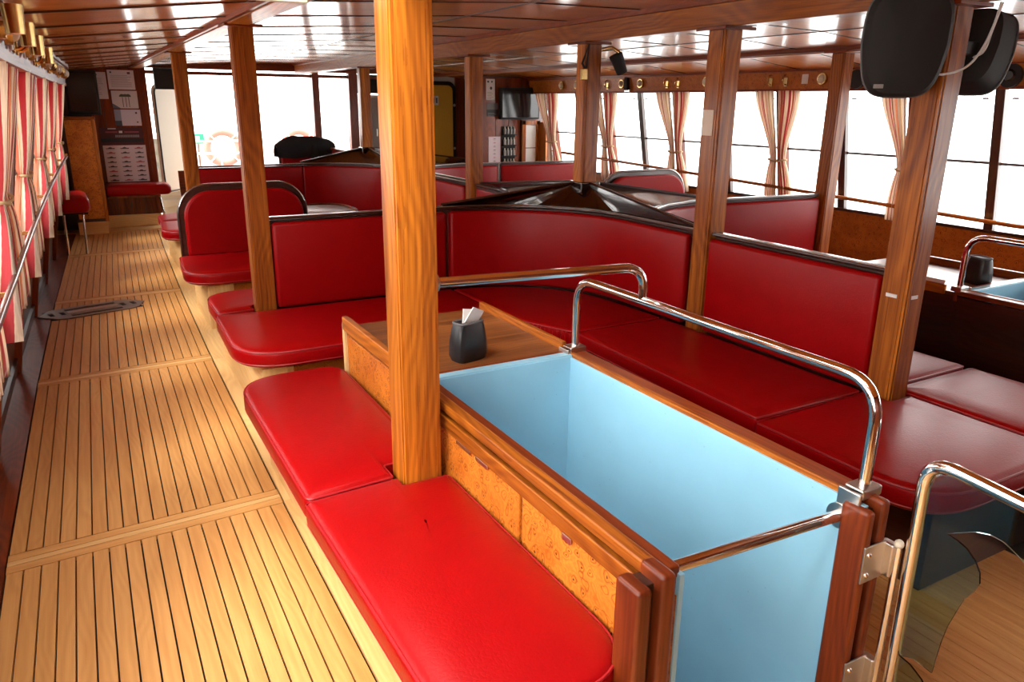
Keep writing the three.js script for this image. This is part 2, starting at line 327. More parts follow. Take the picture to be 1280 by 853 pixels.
// ------------------------------------------------------------ floor
{
  const f = structure('floor'); f.userData.label = 'teak laid deck with dark caulked seams';
  mesh('subfloor', bx(-0.75, 1.07, -0.12, -0.018, -13.2, Z_BACK, 0), M.caulk, f, 2);
  mesh('subfloor', bx(1.70, 4.30, -0.12, -0.018, -13.2, Z_BACK, 0), M.caulk, f, 2);
  mesh('subfloor', bx(4.93, 6.75, -0.12, -0.018, -13.2, Z_BACK, 0), M.caulk, f, 2);
  mesh('subfloor', bx(1.07, 1.70, -0.12, -0.018, -13.2, -2.48, 0), M.caulk, f, 2);
  mesh('subfloor', bx(1.07, 1.70, -0.12, -0.018, -1.02, Z_BACK, 0), M.caulk, f, 2);
  const xl = z => -0.52 + 0.0028 * z * z + 0.075, xr = z => 0.565 + 0.0024 * z * z;
  const zs = [0.95, -0.88, -3.03, -5.16, -7.32, -9.55, -11.2];
  const q = (x0, x1, x2, x3, z0, z1, t = 0.022) => slab([V(x0, 0, z0), V(x1, 0, z0), V(x2, 0, z1), V(x3, 0, z1)], V(0, -t, 0));
  for (let i = 0; i < zs.length - 1; i++) {
    const z0 = zs[i], z1 = zs[i + 1], n = 18, e = 0.062, g = 0.0058;
    // cross strip with its two flanking border boards; slopes slightly forward towards the middle
    const sk = 0.05, zz = x => (x + 0.45) * sk;
    const cross = (za, w, m) => mesh('cross_board', slab([V(xl(za), 0.001, za + w / 2), V(xr(za), 0.001, za + w / 2 - sk), V(xr(za), 0.001, za - w / 2 - sk), V(xl(za), 0.001, za - w / 2)], V(0, -0.022, 0)), m, f, 0);
    cross(z1, 0.03, M.pale);
    cross(z1 + 0.042, 0.046, M.floor); cross(z1 - 0.042, 0.046, M.floor);
    const za = z0 - 0.07, zb = z1 + 0.07;
    for (let k = 0; k < n; k++) {
      const a0 = xl(za) + (xr(za) - xl(za)) * k / n, a1 = xl(za) + (xr(za) - xl(za)) * (k + 1) / n, b0 = xl(zb) + (xr(zb) - xl(zb)) * k / n, b1 = xl(zb) + (xr(zb) - xl(zb)) * (k + 1) / n;
      mesh('plank', slab([V(a0 + g / 2, 0, za - zz(a0)), V(a1 - g / 2, 0, za - zz(a1)), V(b1 - g / 2, 0, zb - zz(b1)), V(b0 + g / 2, 0, zb - zz(b0))], V(0, -0.022, 0)), M.floor, f, 2);
    }
    // pale margin board along the benches, dark waterway along the wall
    mesh('margin_board', q(xr(z0) + g, xr(z0) + 0.2, xr(z1) + 0.2, xr(z1) + g, z0, z1), M.pale, f, 2);
    mesh('waterway_board', q(xl(z0) - 0.2, xl(z0) - g, xl(z1) - g, xl(z1) - 0.2, z0, z1), M.mah, f, 2);
  }
  // planking between the seat groups, aft
  for (let k = 0; k < 23; k++) mesh('plank', q(1.73 + k * 0.054, 1.73 + (k + 1) * 0.054 - 0.004, 1.73 + (k + 1) * 0.054 - 0.004, 1.73 + k * 0.054, 0.93, -1.95), M.floor, f, 2);
  for (let k = 0; k < 7; k++) mesh('plank', q(0.66 + k * 0.15, 0.66 + (k + 1) * 0.15 - 0.004, 0.66 + (k + 1) * 0.15 - 0.004, 0.66 + k * 0.15, 0.93, -1.03), M.floor, f, 2);
  for (let k = 0; k < 20; k++) mesh('plank', q(5.42 + k * 0.054, 5.42 + (k + 1) * 0.054 - 0.004, 5.42 + (k + 1) * 0.054 - 0.004, 5.42 + k * 0.054, 0.93, -11.2), M.floor, f, 2);
  mesh('front_deck_board', q(-0.3, 6.3, 6.3, -0.3, -11.29, -12.9, 0.02), M.pale, f, 0);
}

// ------------------------------------------------------------ ceiling
{
  const c = structure('ceiling'); c.userData.label = 'varnished wooden deckhead of wide boards';
  const HATCH = [-0.71, -2.96, 0.14];                                // open companion hatch over the aisle: aft edge, forward edge, left edge
  for (const x of [2.20, 4.44]) mesh('seam_batten', bx(x - 0.009, x + 0.009, cy_(x) - 0.005, cy_(x) + 0.002, Z_FRONT, Z_BACK, 0.002), M.dark, c, 2);
  const segs = [[-0.45, 0.83], [0.83, 2.20], [2.20, 3.0], [3.0, 4.44], [4.44, 5.17], [5.17, 6.45]];
  const zl = []; for (let z = 0.79; z > Z_FRONT - 0.2; z -= 0.75) zl.push(z); zl.push(Z_FRONT - 0.15);
  for (const [x0, x1] of segs) {
    for (let i = 0; i < zl.length - 1; i++) {
      const g = 0.004, za = zl[i] - g, zb = zl[i + 1] + g, a = x0 + 0.003, b = x1 - 0.003;
      if (za - zb < 0.05) continue;
      if (x0 < 0 && za < HATCH[0] + 0.01 && zb > HATCH[1] - 0.01) { mesh('ceiling_board', slab([V(a, cy_(a), za), V(HATCH[2], cy_(HATCH[2]), za), V(HATCH[2], cy_(HATCH[2]), zb), V(a, cy_(a), zb)], V(0, 0.02, 0)), M.ceil, c, 0); continue; }
      mesh('ceiling_board', slab([V(a, cy_(a), za), V(b, cy_(b), za), V(b, cy_(b), zb), V(a, cy_(a), zb)], V(0, 0.02, 0)), M.ceil, c, 0);
    }
    const bh = x0 < 0 ? 0.0075 : 0.0045;
    for (const z of zl.slice(1, -1)) { if (x0 < 0 && z > HATCH[1] - 0.01 && z < HATCH[0] + 0.01) continue; mesh('batten', slab([V(x0 + 0.02, cy_(x0) - bh, z + 0.008), V(x1 - 0.02, cy_(x1) - bh, z + 0.008), V(x1 - 0.02, cy_(x1) - bh, z - 0.008), V(x0 + 0.02, cy_(x0) - bh, z - 0.008)], V(0, bh + 0.003, 0)), M.dark, c, 0); }
    const roof = (a, b, za, zb) => mesh('roof_deck', slab([V(a, cy_(a) + 0.022, za), V(b, cy_(b) + 0.022, za), V(b, cy_(b) + 0.022, zb), V(a, cy_(a) + 0.022, zb)], V(0, 0.06, 0)), M.caulk, c, 0);
    if (x0 < 0) { roof(x0, x1, Z_BACK + 0.1, HATCH[0]); roof(x0, HATCH[2], HATCH[0], HATCH[1]); roof(x0, x1, HATCH[1], Z_FRONT - 0.9); } else roof(x0, x1, Z_BACK + 0.1, Z_FRONT - 0.9);
  }
}
{ // coaming round the open hatch
  const h = group('hatch_coaming', 'white upstand round the open deck hatch above the aisle', 'hatch'); const [za, zb, x0] = [-0.71, -2.96, 0.14], x1 = 0.80;
  mesh('side', bx(x0 - 0.03, x0, 1.99, 2.3, zb, za, 0.004), M.cream, h, 2); mesh('side', bx(x1, x1 + 0.02, 2.09, 2.3, zb, za, 0.004), M.cream, h, 2);
  mesh('end', bx(x0 - 0.03, x1 + 0.02, 1.99, 2.3, za, za + 0.03, 0.004), M.cream, h, 0); mesh('end', bx(x0 - 0.03, x1 + 0.02, 1.99, 2.3, zb - 0.03, zb, 0.004), M.cream, h, 0);
}
function beam(x, y0, w, label) {
  const b = group('ceiling_beam', label, 'beam');
  mesh('beam_body', bx(x - w / 2, x + w / 2, y0, cy_(x) + 0.01, Z_FRONT + 0.05, Z_BACK, 0.006), M.post, b, 2);
  for (const s of [-1, 1]) mesh('cover_strip', bx(x + s * (w / 2 + 0.012) - 0.012, x + s * (w / 2 + 0.012) + 0.012, cy_(x) - 0.03, cy_(x + s * 0.06) + 0.004, Z_FRONT + 0.05, Z_BACK, 0.005), M.mah, b, 2);
  return b;
}
beam(0.88, 2.045, 0.12, 'long golden ceiling beam over the posts beside the teak aisle');
beam(3.0, 2.03, 0.12, 'long deep ceiling beam carried by the centre posts and black loudspeakers');
beam(5.14, 2.04, 0.10, 'thin dark ceiling beam nearer the wall of tall sliding windows');

// ------------------------------------------------------------ side walls, windows, valances
const SILL = 0.69, HEAD = 1.80;
const railYL = z => 0.93 + 0.028 * Math.max(0, -z - 3.5);
const sillY = z => SILL + 0.012 * Math.max(0, -z - 3), railY = z => 0.79 + 0.036 * Math.max(0, -z - 3.2);
const curtainZ = [-0.05, -1.4, -2.75, -4.1, -5.48, -6.95, -8.2, -9.45];
const upr = []; for (let i = 0; i < curtainZ.length; i++) { upr.push([curtainZ[i], true]); if (i < curtainZ.length - 1) upr.push([(curtainZ[i] + curtainZ[i + 1]) / 2, false]); }
upr.push([-10.2, false]);
let winN = 0;
for (const side of [-1, 1]) {
  const w = structure(side < 0 ? 'wall_left' : 'wall_right');
  const zb = upr.map(u => u[0]); zb.unshift(Z_BACK); zb.push(Z_FRONT - 0.1);
  for (let i = 0; i < zb.length - 1; i++) {
    const z0 = zb[i], z1 = zb[i + 1], last = i === zb.length - 2;
        const face = (y0, y1, in_ = 0) => [Wp(side, z0, y0 === 'S' ? sillY(z0) : y0, in_), Wp(side, z1, y0 === 'S' ? sillY(z1) : y0, in_), Wp(side, z1, y1 === 'S' ? sillY(z1) : y1, in_), Wp(side, z0, y1 === 'S' ? sillY(z0) : y1, in_)];
    mesh('hull_panel', slab(face(-0.12, last ? 2.05 : 'S', -0.012), V(side * 0.05, 0, 0)), M.hull, w, 2);
    mesh('burl_panel', slab(face(0.09, 'S'), V(side * 0.012, 0, 0)), side < 0 ? M.dark : M.burl2, w, 2);
    if (last) { mesh('side_panel', slab(face('S', 2.02), V(side * 0.012, 0, 0)), M.dark, w, 1); continue; }
    mesh('head_panel', slab(face(HEAD, 2.06, -0.012), V(side * 0.05, 0, 0)), M.hull, w, 2);
    mesh('valance_board', slab(face(HEAD, 1.99, 0.05), V(side * 0.06, 0, 0)), side < 0 ? M.mah : M.burl2, w, 2);
    mesh('valance_trim', slab([Wp(side, z0, HEAD - 0.012, 0.062), Wp(side, z1, HEAD - 0.012, 0.062), Wp(side, z1, HEAD + 0.012, 0.062), Wp(side, z0, HEAD + 0.012, 0.062)], V(side * 0.07, 0, 0)), M.mah, w, 2);
    mesh('ceiling_trim', slab([Wp(side, z0, 1.965, 0.075), Wp(side, z1, 1.965, 0.075), Wp(side, z1, 2.0, 0.075), Wp(side, z0, 2.0, 0.075)], V(side * 0.05, 0, 0)), M.mah, w, 2);
    mesh('sill_board', slab([Wp(side, z0, sillY(z0), 0.045), Wp(side, z1, sillY(z1), 0.045), Wp(side, z1, sillY(z1) + 0.028, 0.045), Wp(side, z0, sillY(z0) + 0.028, 0.045)], V(side * 0.09, 0, 0)), M.dark, w, 2);
    // sliding window: two panes in a thin frame
    const win = new THREE.Group(); win.name = 'window_' + (++winN); win.userData.kind = 'structure'; scene.add(win);
    const ins = -0.012, a = z0 - 0.02, b = z1 + 0.02, s0 = sillY(z0) + 0.026, mid = side < 0 ? 1.24 : 1.24 + 0.006 * Math.max(0, -z0 - 3), hd = HEAD - 0.005;
    const pane = (y0, y1, k, m) => slab([Wp(side, a, y0, k), Wp(side, b, y0, k), Wp(side, b, y1, k), Wp(side, a, y1, k)], V(side * 0.004, 0, 0));
    const flat = (y0, y1, k) => { const P = [Wp(side, a, y0, k), Wp(side, b, y0, k), Wp(side, b, y1, k), Wp(side, a, y1, k)]; const g = new THREE.BufferGeometry().setFromPoints([P[0], P[1], P[2], P[0], P[2], P[3]]); g.computeVertexNormals(); return g; };
    mesh('pane', flat(s0, mid, ins - 0.015), M.glass, win); mesh('pane', flat(mid - 0.01, hd, ins), M.glass, win);
    mesh('sash_bar', bar(Wp(side, a, mid, ins - 0.004), Wp(side, b, mid, ins - 0.004), 0.016, 0.022), M.dark, win, 2);
    for (const zc of [a - 0.09, b + 0.09]) mesh('latch', bar(Wp(side, zc - 0.022, HEAD - 0.075, 0.008), Wp(side, zc + 0.022, HEAD - 0.075, 0.008), 0.018, 0.014), M.mah, win, 2);
  }
  for (const [z, post] of upr) {
    const p0 = Wp(side, z, sillY(z) + 0.02, 0), p1 = Wp(side, z, HEAD + 0.02, 0);
    mesh(post ? 'window_post' : 'mullion', bar(p0, p1, post ? 0.10 : 0.075, post ? 0.075 : 0.05, V(1, 0, 0)), post ? M.mah : M.dark, w, 1);
    const q0 = Wp(side, z, 0, 0.015), q1 = Wp(side, z, sillY(z), 0.015);
    if (post) mesh('frame_rib', bar(q0, q1, 0.09, 0.05, V(1, 0, 0)), M.mah, w, 1);
  }
  // handrail along the windows
  const hr = group('window_handrail', side < 0 ? 'slim wooden handrail running past the striped curtains by the aisle' : 'slim pale wooden handrail across the windows above the burl panelling', 'handrail');
  const pts = []; for (let z = 0.8; z >= -9.6; z -= 0.5) pts.push(Wp(side, z, (side < 0 ? railYL : railY)(z), side < 0 ? 0.105 : 0.10));
  mesh('rail', pipe(pts, side < 0 ? 0.014 : 0.018, 8), side < 0 ? M.dark : M.post, hr, 2);
  for (const [z] of upr) if (z < 0.7 && z > -9.6) mesh('bracket', bar(Wp(side, z, (side < 0 ? railYL : railY)(z), 0.02), Wp(side, z, (side < 0 ? railYL : railY)(z), side < 0 ? 0.105 : 0.10), 0.012, 0.02), M.brass, hr);
}
// baseboards
for (const side of [-1, 1]) {
  const b = structure(side < 0 ? 'baseboard_left' : 'baseboard_right');
  for (let z = Z_BACK; z > -10.0; z -= 1.6) { const z1 = z - 1.598; mesh('board', slab([Wp(side, z, 0, 0.02), Wp(side, z1, 0, 0.02), Wp(side, z1, 0.1, 0.02), Wp(side, z, 0.1, 0.02)], V(side * 0.03, 0, 0)), M.dark, b, 2); }
}

// ------------------------------------------------------------ curtains
function curtainGeo(top, dirAlong, inward, h, wTop, wTie, wBot, tieT, pleats, shift) {
  // top: Vector3 at the top near the post; dirAlong: unit vector along the wall; inward: unit into the room; lean handled by down
  const ns = 56, nt = 26, pos = [], uv = [], idx = [];
  for (let j = 0; j <= nt; j++) {
    const t = j / nt; let w, c;
    if (t < tieT) { const k = t / tieT, e = k * k * (3 - 2 * k); w = wTop + (wTie - wTop) * e; c = shift * (1 - e * 0.75) + (wTop > 0.27 ? 0.03 * e : 0); }
    else { const k = (t - tieT) / (1 - tieT), e = 1 - (1 - k) * (1 - k); w = wTie + (wBot - wTie) * e; c = shift * (0.25 + e * 0.35) + (wTop > 0.27 ? 0.03 + 0.085 * e : 0); }
    const kk = t < tieT ? 1 - t / tieT : (t - tieT) / (1 - tieT), amp = wTop > 0.27 ? 0.014 + (t < tieT ? 0.03 * Math.sqrt(kk) : 0.062 * Math.sqrt(kk)) : 0.014 + 0.014 * kk;
    for (let i = 0; i <= ns; i++) {
      const s = i / ns, ph = s * pleats * Math.PI * 2, wob = 0.3 * Math.sin(t * 5 + s * 9);
      const d = amp * Math.sin(ph + wob) + amp * 0.35 * Math.sin(ph * 2.3 + 1.1), al = c + (s - 0.5) * w;
      const p = top.clone().addScaledVector(dirAlong, al).addScaledVector(inward, d + (wTop > 0.27 ? 0.0 : 0.04)).add(V(0, -t * h, 0));
      p.addScaledVector(inward, -0.18 * t * h * (wTop > 0.27 ? 0.8 : 0.92));     // follows the leaning wall
      pos.push(p.x, p.y, p.z); uv.push(s * (wTop > 0.27 ? 3.1 : 1.5) + shift, t);
    }
  }
  for (let j = 0; j < nt; j++) for (let i = 0; i < ns; i++) { const a = j * (ns + 1) + i; idx.push(a, a + 1, a + ns + 1, a + 1, a + ns + 2, a + ns + 1); }
  const g = new THREE.BufferGeometry(); g.setAttribute('position', new THREE.Float32BufferAttribute(pos, 3)); g.setAttribute('uv', new THREE.Float32BufferAttribute(uv, 2)); g.setIndex(idx); g.computeVertexNormals();
  return g;
}
function curtain(side, z, half, label, grp, big) {
  const c = group('curtain', label, 'curtain', grp);
  const H = big ? 1.12 : 1.1, y = HEAD - 0.005, inn = V(-side, 0, 0), al = V(0, 0, half);
  const top = Wp(side, z + half * 0.02, y, side < 0 ? -0.005 : 0.035);
  const m = new THREE.Mesh(curtainGeo(top, al, inn, H, big ? 0.46 : 0.24, big ? 0.15 : 0.085, big ? 0.40 : 0.16, big ? 0.52 : 0.6, big ? 6 : 4, big ? 0.25 : 0.13), M.curtain);
  m.name = 'fabric'; m.castShadow = m.receiveShadow = true; c.add(m);
  const cen = top.clone().addScaledVector(al, (big ? 0.0925 : 0.0325)).addScaledVector(inn, (big ? 0.0 : 0.04) - 0.18 * (big ? 0.52 * 0.8 : 0.6 * 0.92) * H).add(V(0, -(big ? 0.52 : 0.6) * H, 0));
  const lp = []; for (let k = 0; k < 12; k++) { const a = k / 12 * Math.PI * 2; lp.push(cen.clone().addScaledVector(al, Math.cos(a) * (big ? 0.075 : 0.05)).addScaledVector(inn, Math.sin(a) * 0.045).add(V(0, Math.cos(a) * 0.012, 0))); }
  mesh('tie_back', tube(lp, 0.008, 6, true, 36), M.rope, c);
}
for (const z of [-2.75, -4.1, -5.48, -6.95, -8.2, -9.45]) for (const h of [-1, 1]) curtain(-1, z, h, 'full striped curtain tied with cord along the teak aisle wall', 'striped curtains beside the aisle', true);
for (const z of [-2.75, -4.1, -5.48, -6.95, -8.2, -9.45]) for (const h of [-1, 1]) curtain(1, z, h, 'narrow striped curtain tied back on the far window wall post', 'striped curtains on the far window wall', false);

// ------------------------------------------------------------ valance fittings
function brassLight(side, z) {
  const g = group('wall_light', side < 0 ? 'round brass light on the valance over the aisle curtains' : 'round brass light on the valance over the far windows', 'light', side < 0 ? 'brass lights over the aisle' : 'brass lights over the far windows');
  const p = Wp(side, z, 1.895, 0.05), r = cyl(0.05, 0.03, 20); r.rotateZ(Math.PI / 2); mesh('bezel', r.translate(p.x - side * 0.015, p.y, p.z), M.brass, g);
  const d = new THREE.SphereGeometry(0.038, 16, 8, 0, Math.PI * 2, 0, Math.PI / 2); d.rotateZ(side * Math.PI / 2); d.scale(0.7, 1, 1); mesh('lens', d.translate(p.x - side * 0.03, p.y, p.z), M.cream, g);
}
function brassLatch(side, z) {
  const g = group('curtain_hook', side < 0 ? 'brass latch on the valance above an aisle curtain' : 'brass latch on the valance above a far curtain', 'latch', side < 0 ? 'brass latches over the aisle' : 'brass latches over the far windows');
  const p = Wp(side, z, 1.875, 0.05);
  mesh('plate', bx(p.x - side * 0.012, p.x, p.y - 0.04, p.y + 0.04, p.z - 0.02, p.z + 0.02, 0.003), M.brass, g);
  const h = []; for (let k = 0; k <= 8; k++) { const a = Math.PI * k / 8; h.push(V(p.x - side * (0.012 + 0.04 * Math.sin(a)), p.y + 0.045 * Math.cos(a) + 0.02, p.z)); }
  mesh('hook', pipe(h, 0.008, 6), M.brass, g);
}
for (const side of [-1, 1]) for (const z of [-3.4, -4.1, -4.75, -5.48, -6.2, -6.95, -7.6, -8.2, -8.85]) {
  if ([-4.1, -5.48, -6.95, -8.2].includes(z)) { brassLatch(side, z + 0.09); brassLatch(side, z - 0.09); } else { if (!(side > 0 && (z === -3.4 || z === -4.75))) brassLight(side, z + 0.12); brassLight(side, z - 0.22); }
}
{ // cylindrical brass lanterns along the aisle valance
  for (const z of [-3.15, -3.85, -4.6, -5.6]) {
    const g = group('wall_lantern', 'brass cylinder lantern standing out from the aisle valance', 'lantern', 'brass lanterns over the aisle');
    const p = Wp(-1, z, 1.9, 0.115);
    mesh('shade', cyl(0.028, 0.09, 18, 0.034).translate(p.x, p.y, p.z), M.brass, g);
    mesh('arm', bar(V(p.x - 0.06, p.y, p.z), p, 0.012, 0.012), M.steel, g);
    mesh('wall_plate', bx(p.x - 0.065, p.x - 0.055, p.y - 0.06, p.y + 0.05, z - 0.04, z + 0.04, 0.003), M.steel, g);
  }
  const s = group('wall_loudspeaker', 'round black loudspeaker set into the valance above far windows', 'loudspeaker');
  const p = Wp(1, -3.34, 1.885, 0.05); const c1 = cyl(0.085, 0.03, 24); c1.rotateZ(Math.PI / 2); mesh('rim', c1.translate(p.x - 0.012, p.y, p.z), M.matte, s);
  const c2 = cyl(0.05, 0.02, 20, 0.03); c2.rotateZ(Math.PI / 2); mesh('cone', c2.translate(p.x - 0.03, p.y, p.z), M.black, s);
  const s2 = group('wall_loudspeaker', 'round black loudspeaker on the valance behind a slim post', 'loudspeaker');
  const p2 = Wp(1, -4.62, 1.885, 0.05); const c3 = cyl(0.08, 0.03, 24); c3.rotateZ(Math.PI / 2); mesh('rim', c3.translate(p2.x - 0.012, p2.y, p2.z), M.matte, s2);
  const hs = group('handset', 'dark telephone handset hanging on the valance between brass lights', 'handset');
  const ph = Wp(1, -7.72, 1.89, 0.05); mesh('body', bx(ph.x - 0.05, ph.x, ph.y - 0.07, ph.y + 0.08, ph.z - 0.03, ph.z + 0.03, 0.012), M.matte, hs);
  mesh('rest', bx(ph.x - 0.02, ph.x, ph.y - 0.09, ph.y - 0.06, ph.z - 0.05, ph.z + 0.05, 0.004), M.steel, hs);
  const sg = Wp(1, -5.17, 1.895, 0.055);
  const sign = tag(mesh('notice', bx(sg.x - 0.004, sg.x, sg.y - 0.04, sg.y + 0.045, sg.z - 0.035, sg.z + 0.035, 0), std({ map: canvasTex(64, 80, (x, w, h) => { x.fillStyle = '#d8cfc4'; x.fillRect(0, 0, w, h); x.fillStyle = '#b0353a'; x.fillRect(10, 12, 26, 30); x.fillStyle = '#777'; x.fillRect(8, 54, 48, 5); x.fillRect(8, 64, 40, 5); }), roughness: 0.6 })), 'small red and white notice on the valance beside the slim post', 'notice');
}

// ------------------------------------------------------------ posts
function postGeo(x, z, s, y0, y1) {
  const h = s / 2, c = 0.012, q = 0.004, sh = new THREE.Shape();     // bead-moulded corners
  const corner = (sx, sz, rev) => { const P = [[h - c - q, h], [h - c - q, h - q], [h - c, h - q], [h - c * 0.35, h - c * 0.35], [h - q, h - c], [h - q, h - c - q], [h, h - c - q]].map(([a, b]) => [a * sx, b * sz]); return rev ? P.reverse() : P; };
  const pts = [...corner(1, 1), ...corner(1, -1, true), ...corner(-1, -1), ...corner(-1, 1, true)];
  pts.forEach((p, i) => i ? sh.lineTo(p[0], p[1]) : sh.moveTo(p[0], p[1]));
  const g = new THREE.ExtrudeGeometry(sh, { depth: y1 - y0, bevelEnabled: false }); g.rotateX(-Math.PI / 2); g.translate(x, y0, z);
  return g;
}
function post(x, z, s, y0, y1, label, mat = M.post) {
  const p = group('wooden_post', label, 'post');
  mesh('shaft', postGeo(x, z, s, y0, y1), mat, p, 1);
  mesh('capital', bx(x - s * 0.85, x + s * 0.85, y1 - 0.004, y1 + 0.012, z - s * 0.85, z + s * 0.85, 0.003), M.mah, p, 2);
  return p;
}
post(0.885, -2.212, 0.135, 0.33, 2.04, 'thick varnished post standing between the two nearest red bench cushions');
post(0.905, -4.66, 0.118, 0.33, 2.04, 'varnished post beside the end of the long red backrest');
post(0.915, -7.47, 0.115, 0.0, 2.04, 'varnished post behind the round-shouldered red backrest');
const postD = post(3.0, -1.92, 0.125, 0.33, 2.02, 'varnished post carrying the black loudspeakers');
const postC = post(3.0, -3.10, 0.125, 0.33, 2.02, 'varnished post with a paper notice between two red backrests');
post(3.0, -4.31, 0.12, 1.0, 2.02, 'varnished post rising from the peak of the dark sloping cover');
post(3.0, -5.97, 0.12, 0.33, 2.02, 'worn brown post beyond the dark sloping cover');
post(3.0, -8.75, 0.12, 0.33, 2.02, 'varnished post in front of the forward bench with black jacket');
post(5.16, -4.08, 0.118, 0.33, 2.04, 'slim varnished post at the end of the pink-lit red backrest');
{ // things fixed to posts
  tag(mesh('paper_notice', bx(2.934, 2.9365, 1.50, 1.63, -3.15, -3.07, 0), M.std || std({ map: canvasTex(96, 144, (x, w, h) => { x.fillStyle = '#e6d6c4'; x.fillRect(0, 0, w, h); x.fillStyle = '#b9886c'; for (let k = 0; k < 12; k++) x.fillRect(10, 12 + k * 10, 50 + ((k * 37) % 26), 3); }), roughness: 0.8 })), 'paper notice pinned to a varnished post', 'notice');
  for (const [x0, x1, z0, z1, l] of [[2.934, 2.937, -1.95, -1.90, 'short white tape strip on the post, on its face towards the aisle'], [2.97, 3.01, -1.857, -1.854, 'short white tape strip on the post, on its face towards the stairs']])
    tag(mesh('tape_strip', bx(x0, x1, 0.885, 0.9, z0, z1, 0), M.white), l, 'tape');
  // small lamp and strap near the top of the apex post
  const l = group('spotlight', 'small brass and black spotlight on the post above the dark cover', 'spotlight');
  mesh('bracket', pipe([V(3.06, 1.99, -4.25), V(3.10, 2.0, -4.2), V(3.13, 1.97, -4.16)], 0.012, 8), M.brass, l);
  const s = cyl(0.035, 0.12, 16, 0.045); s.rotateZ(0.5); mesh('lamp_head', s.translate(3.13, 1.90, -4.16), M.matte, l);
  const st = group('hanging_strap', 'black strap triangle hanging at the top of the centre post', 'strap');
  mesh('webbing', pipe([V(2.93, 1.86, -4.24), V(2.95, 2.02, -4.24), V(2.90, 1.90, -4.24), V(2.93, 1.86, -4.24)], 0.008, 6), M.matte, st);
  mesh('buckle', bx(2.90, 2.94, 1.80, 1.87, -4.26, -4.23, 0.006), M.brass, st);
}

// ------------------------------------------------------------ seating
const SEAT0 = 0.355, SEATH = 0.095;
function cushion(pts, label, o = {}) {
  const c = group('seat_cushion', label, 'cushion');
  const ol = outline(pts), y0 = o.y0 ?? SEAT0, h = o.h ?? SEATH;
  mesh('cover', pad(ol, y0, h, o.r ?? 0.028, o.crown ?? 0.012), M.red, c);
  mesh('piping', loop(ol, y0 + h - 0.012, 0.0042, 0.004), M.piping, c);
  mesh('piping', loop(ol, y0 + 0.016, 0.004, 0.004), M.piping, c);
  return c;
}
// near bench beside the stairwell
cushion([[0.495, -2.185, 0.03], [0.80, -2.205, 0.012], [0.80, -2.30, 0.01], [0.968, -2.30, 0.015], [0.985, -3.42, 0.12], [0.50, -3.42, 0.26]], 'red leather bench cushion between the thick post and the burl side table');
cushion([[0.485, -2.172, 0.02], [0.805, -2.19, 0.01], [0.805, -2.136, 0.01], [0.970, -2.136, 0.02], [0.970, -1.09, 0.17], [0.50, -1.07, 0.16]], 'red leather bench cushion notched round the thick post, alongside the blue stairwell');
function benchBase(label, x0, x1, z0, z1, mat = M.dark, front = null) {
  const b = group('bench_base', label, 'bench');
  mesh('box', bx(x0, x1, 0.0, SEAT0 - 0.018, z0, z1, 0.004), mat, b, 2);
  mesh('seat_board', bx(x0 - 0.012, x1 + 0.012, SEAT0 - 0.018, SEAT0 - 0.001, z0 - 0.012, z1 + 0.012, 0.004), M.pale, b, 2);
  if (front) front(b);
  return b;
}
benchBase('pale wooden bench base under the two cushions beside the blue stairwell', 0.62, 0.966, -3.40, -1.12, M.pale, b => {
  for (const [z0, z1] of [[-1.85, -1.16], [-2.58, -1.9], [-3.36, -2.63]]) mesh('front_panel', bx(0.612, 0.624, 0.06, 0.31, z0, z1, 0.003), M.pale, b, 2);
});
// back-to-back bench across the saloon
cushion([[0.57, -3.73, 0.30], [2.12, -3.73, 0.04], [2.12, -4.575, 0.02], [0.80, -4.585, 0.02], [0.60, -4.60, 0.05]], 'red leather cushion with rounded corner below the long straight backrest');
cushion([[0.62, -4.635, 0.05], [0.84, -4.655, 0.02], [0.84, -4.735, 0.01], [2.1, -4.735, 0.02], [2.1, -5.2, 0.04], [0.62, -5.2, 0.22]], 'red leather cushion behind the long straight backrest, facing forward');
benchBase('wooden bench base with burl end below the long straight backrest', 0.70, 2.1, -5.1, -3.84, M.pale, b => {
  mesh('burl_front', bx(0.86, 2.05, 0.05, 0.33, -3.838, -3.826, 0.003), M.burl2, b, 0);
  mesh('corner_post', bx(0.70, 0.83, 0.0, 0.335, -3.85, -3.82, 0.004), M.pale, b, 1);
});
// backrest: padded panel, board behind, moulded cap
function back(label, path, y1, o = {}) {
  const b = group('backrest', label, 'backrest');
  const rev = path;
  for (const seg of o.pads || [[0, 1]]) {
    const p = sub(rev, seg[0], seg[1]);
    mesh('pad', sweep(rsec(0.012, 0.012 + (o.t || 0.055), SEAT0 + SEATH - 0.005 + (o.lift || 0), y1 - 0.022, 0.022), p, 0.022), M.red, b, 0);
  }
  if (!o.noBoard) mesh('board', sweep(rsec(-0.028, 0.012, 0.356, y1 - 0.012, 0.004, 1), rev), M.dark, b, 0);
  if (o.noBoard) return b;
  mesh('cap_rail', sweep(rsec(-0.036, 0.040, y1 - 0.008, y1 + 0.008, 0.0075), rev), M.dark, b, 0);
  mesh('bead', sweep(rsec(0.026, 0.034, y1 + 0.006, y1 + 0.012, 0.003, 2), rev), M.steel, b, 0);
  return b;
}
function sub(path, a, b) {            // part of a path by length share
  const L = [0]; for (let i = 1; i < path.length; i++) L.push(L[i - 1] + Math.hypot(path[i][0] - path[i - 1][0], path[i][1] - path[i - 1][1]));
  const T = L[L.length - 1], P = s => { let i = 1; while (i < L.length - 1 && L[i] < s) i++; const k = (s - L[i - 1]) / (L[i] - L[i - 1]); return [path[i - 1][0] + (path[i][0] - path[i - 1][0]) * k, path[i - 1][1] + (path[i][1] - path[i - 1][1]) * k]; };
  const out = [P(a * T)]; for (let i = 0; i < path.length; i++) if (L[i] > a * T + 1e-6 && L[i] < b * T - 1e-6) out.push(path[i]); out.push(P(b * T)); return out;
}
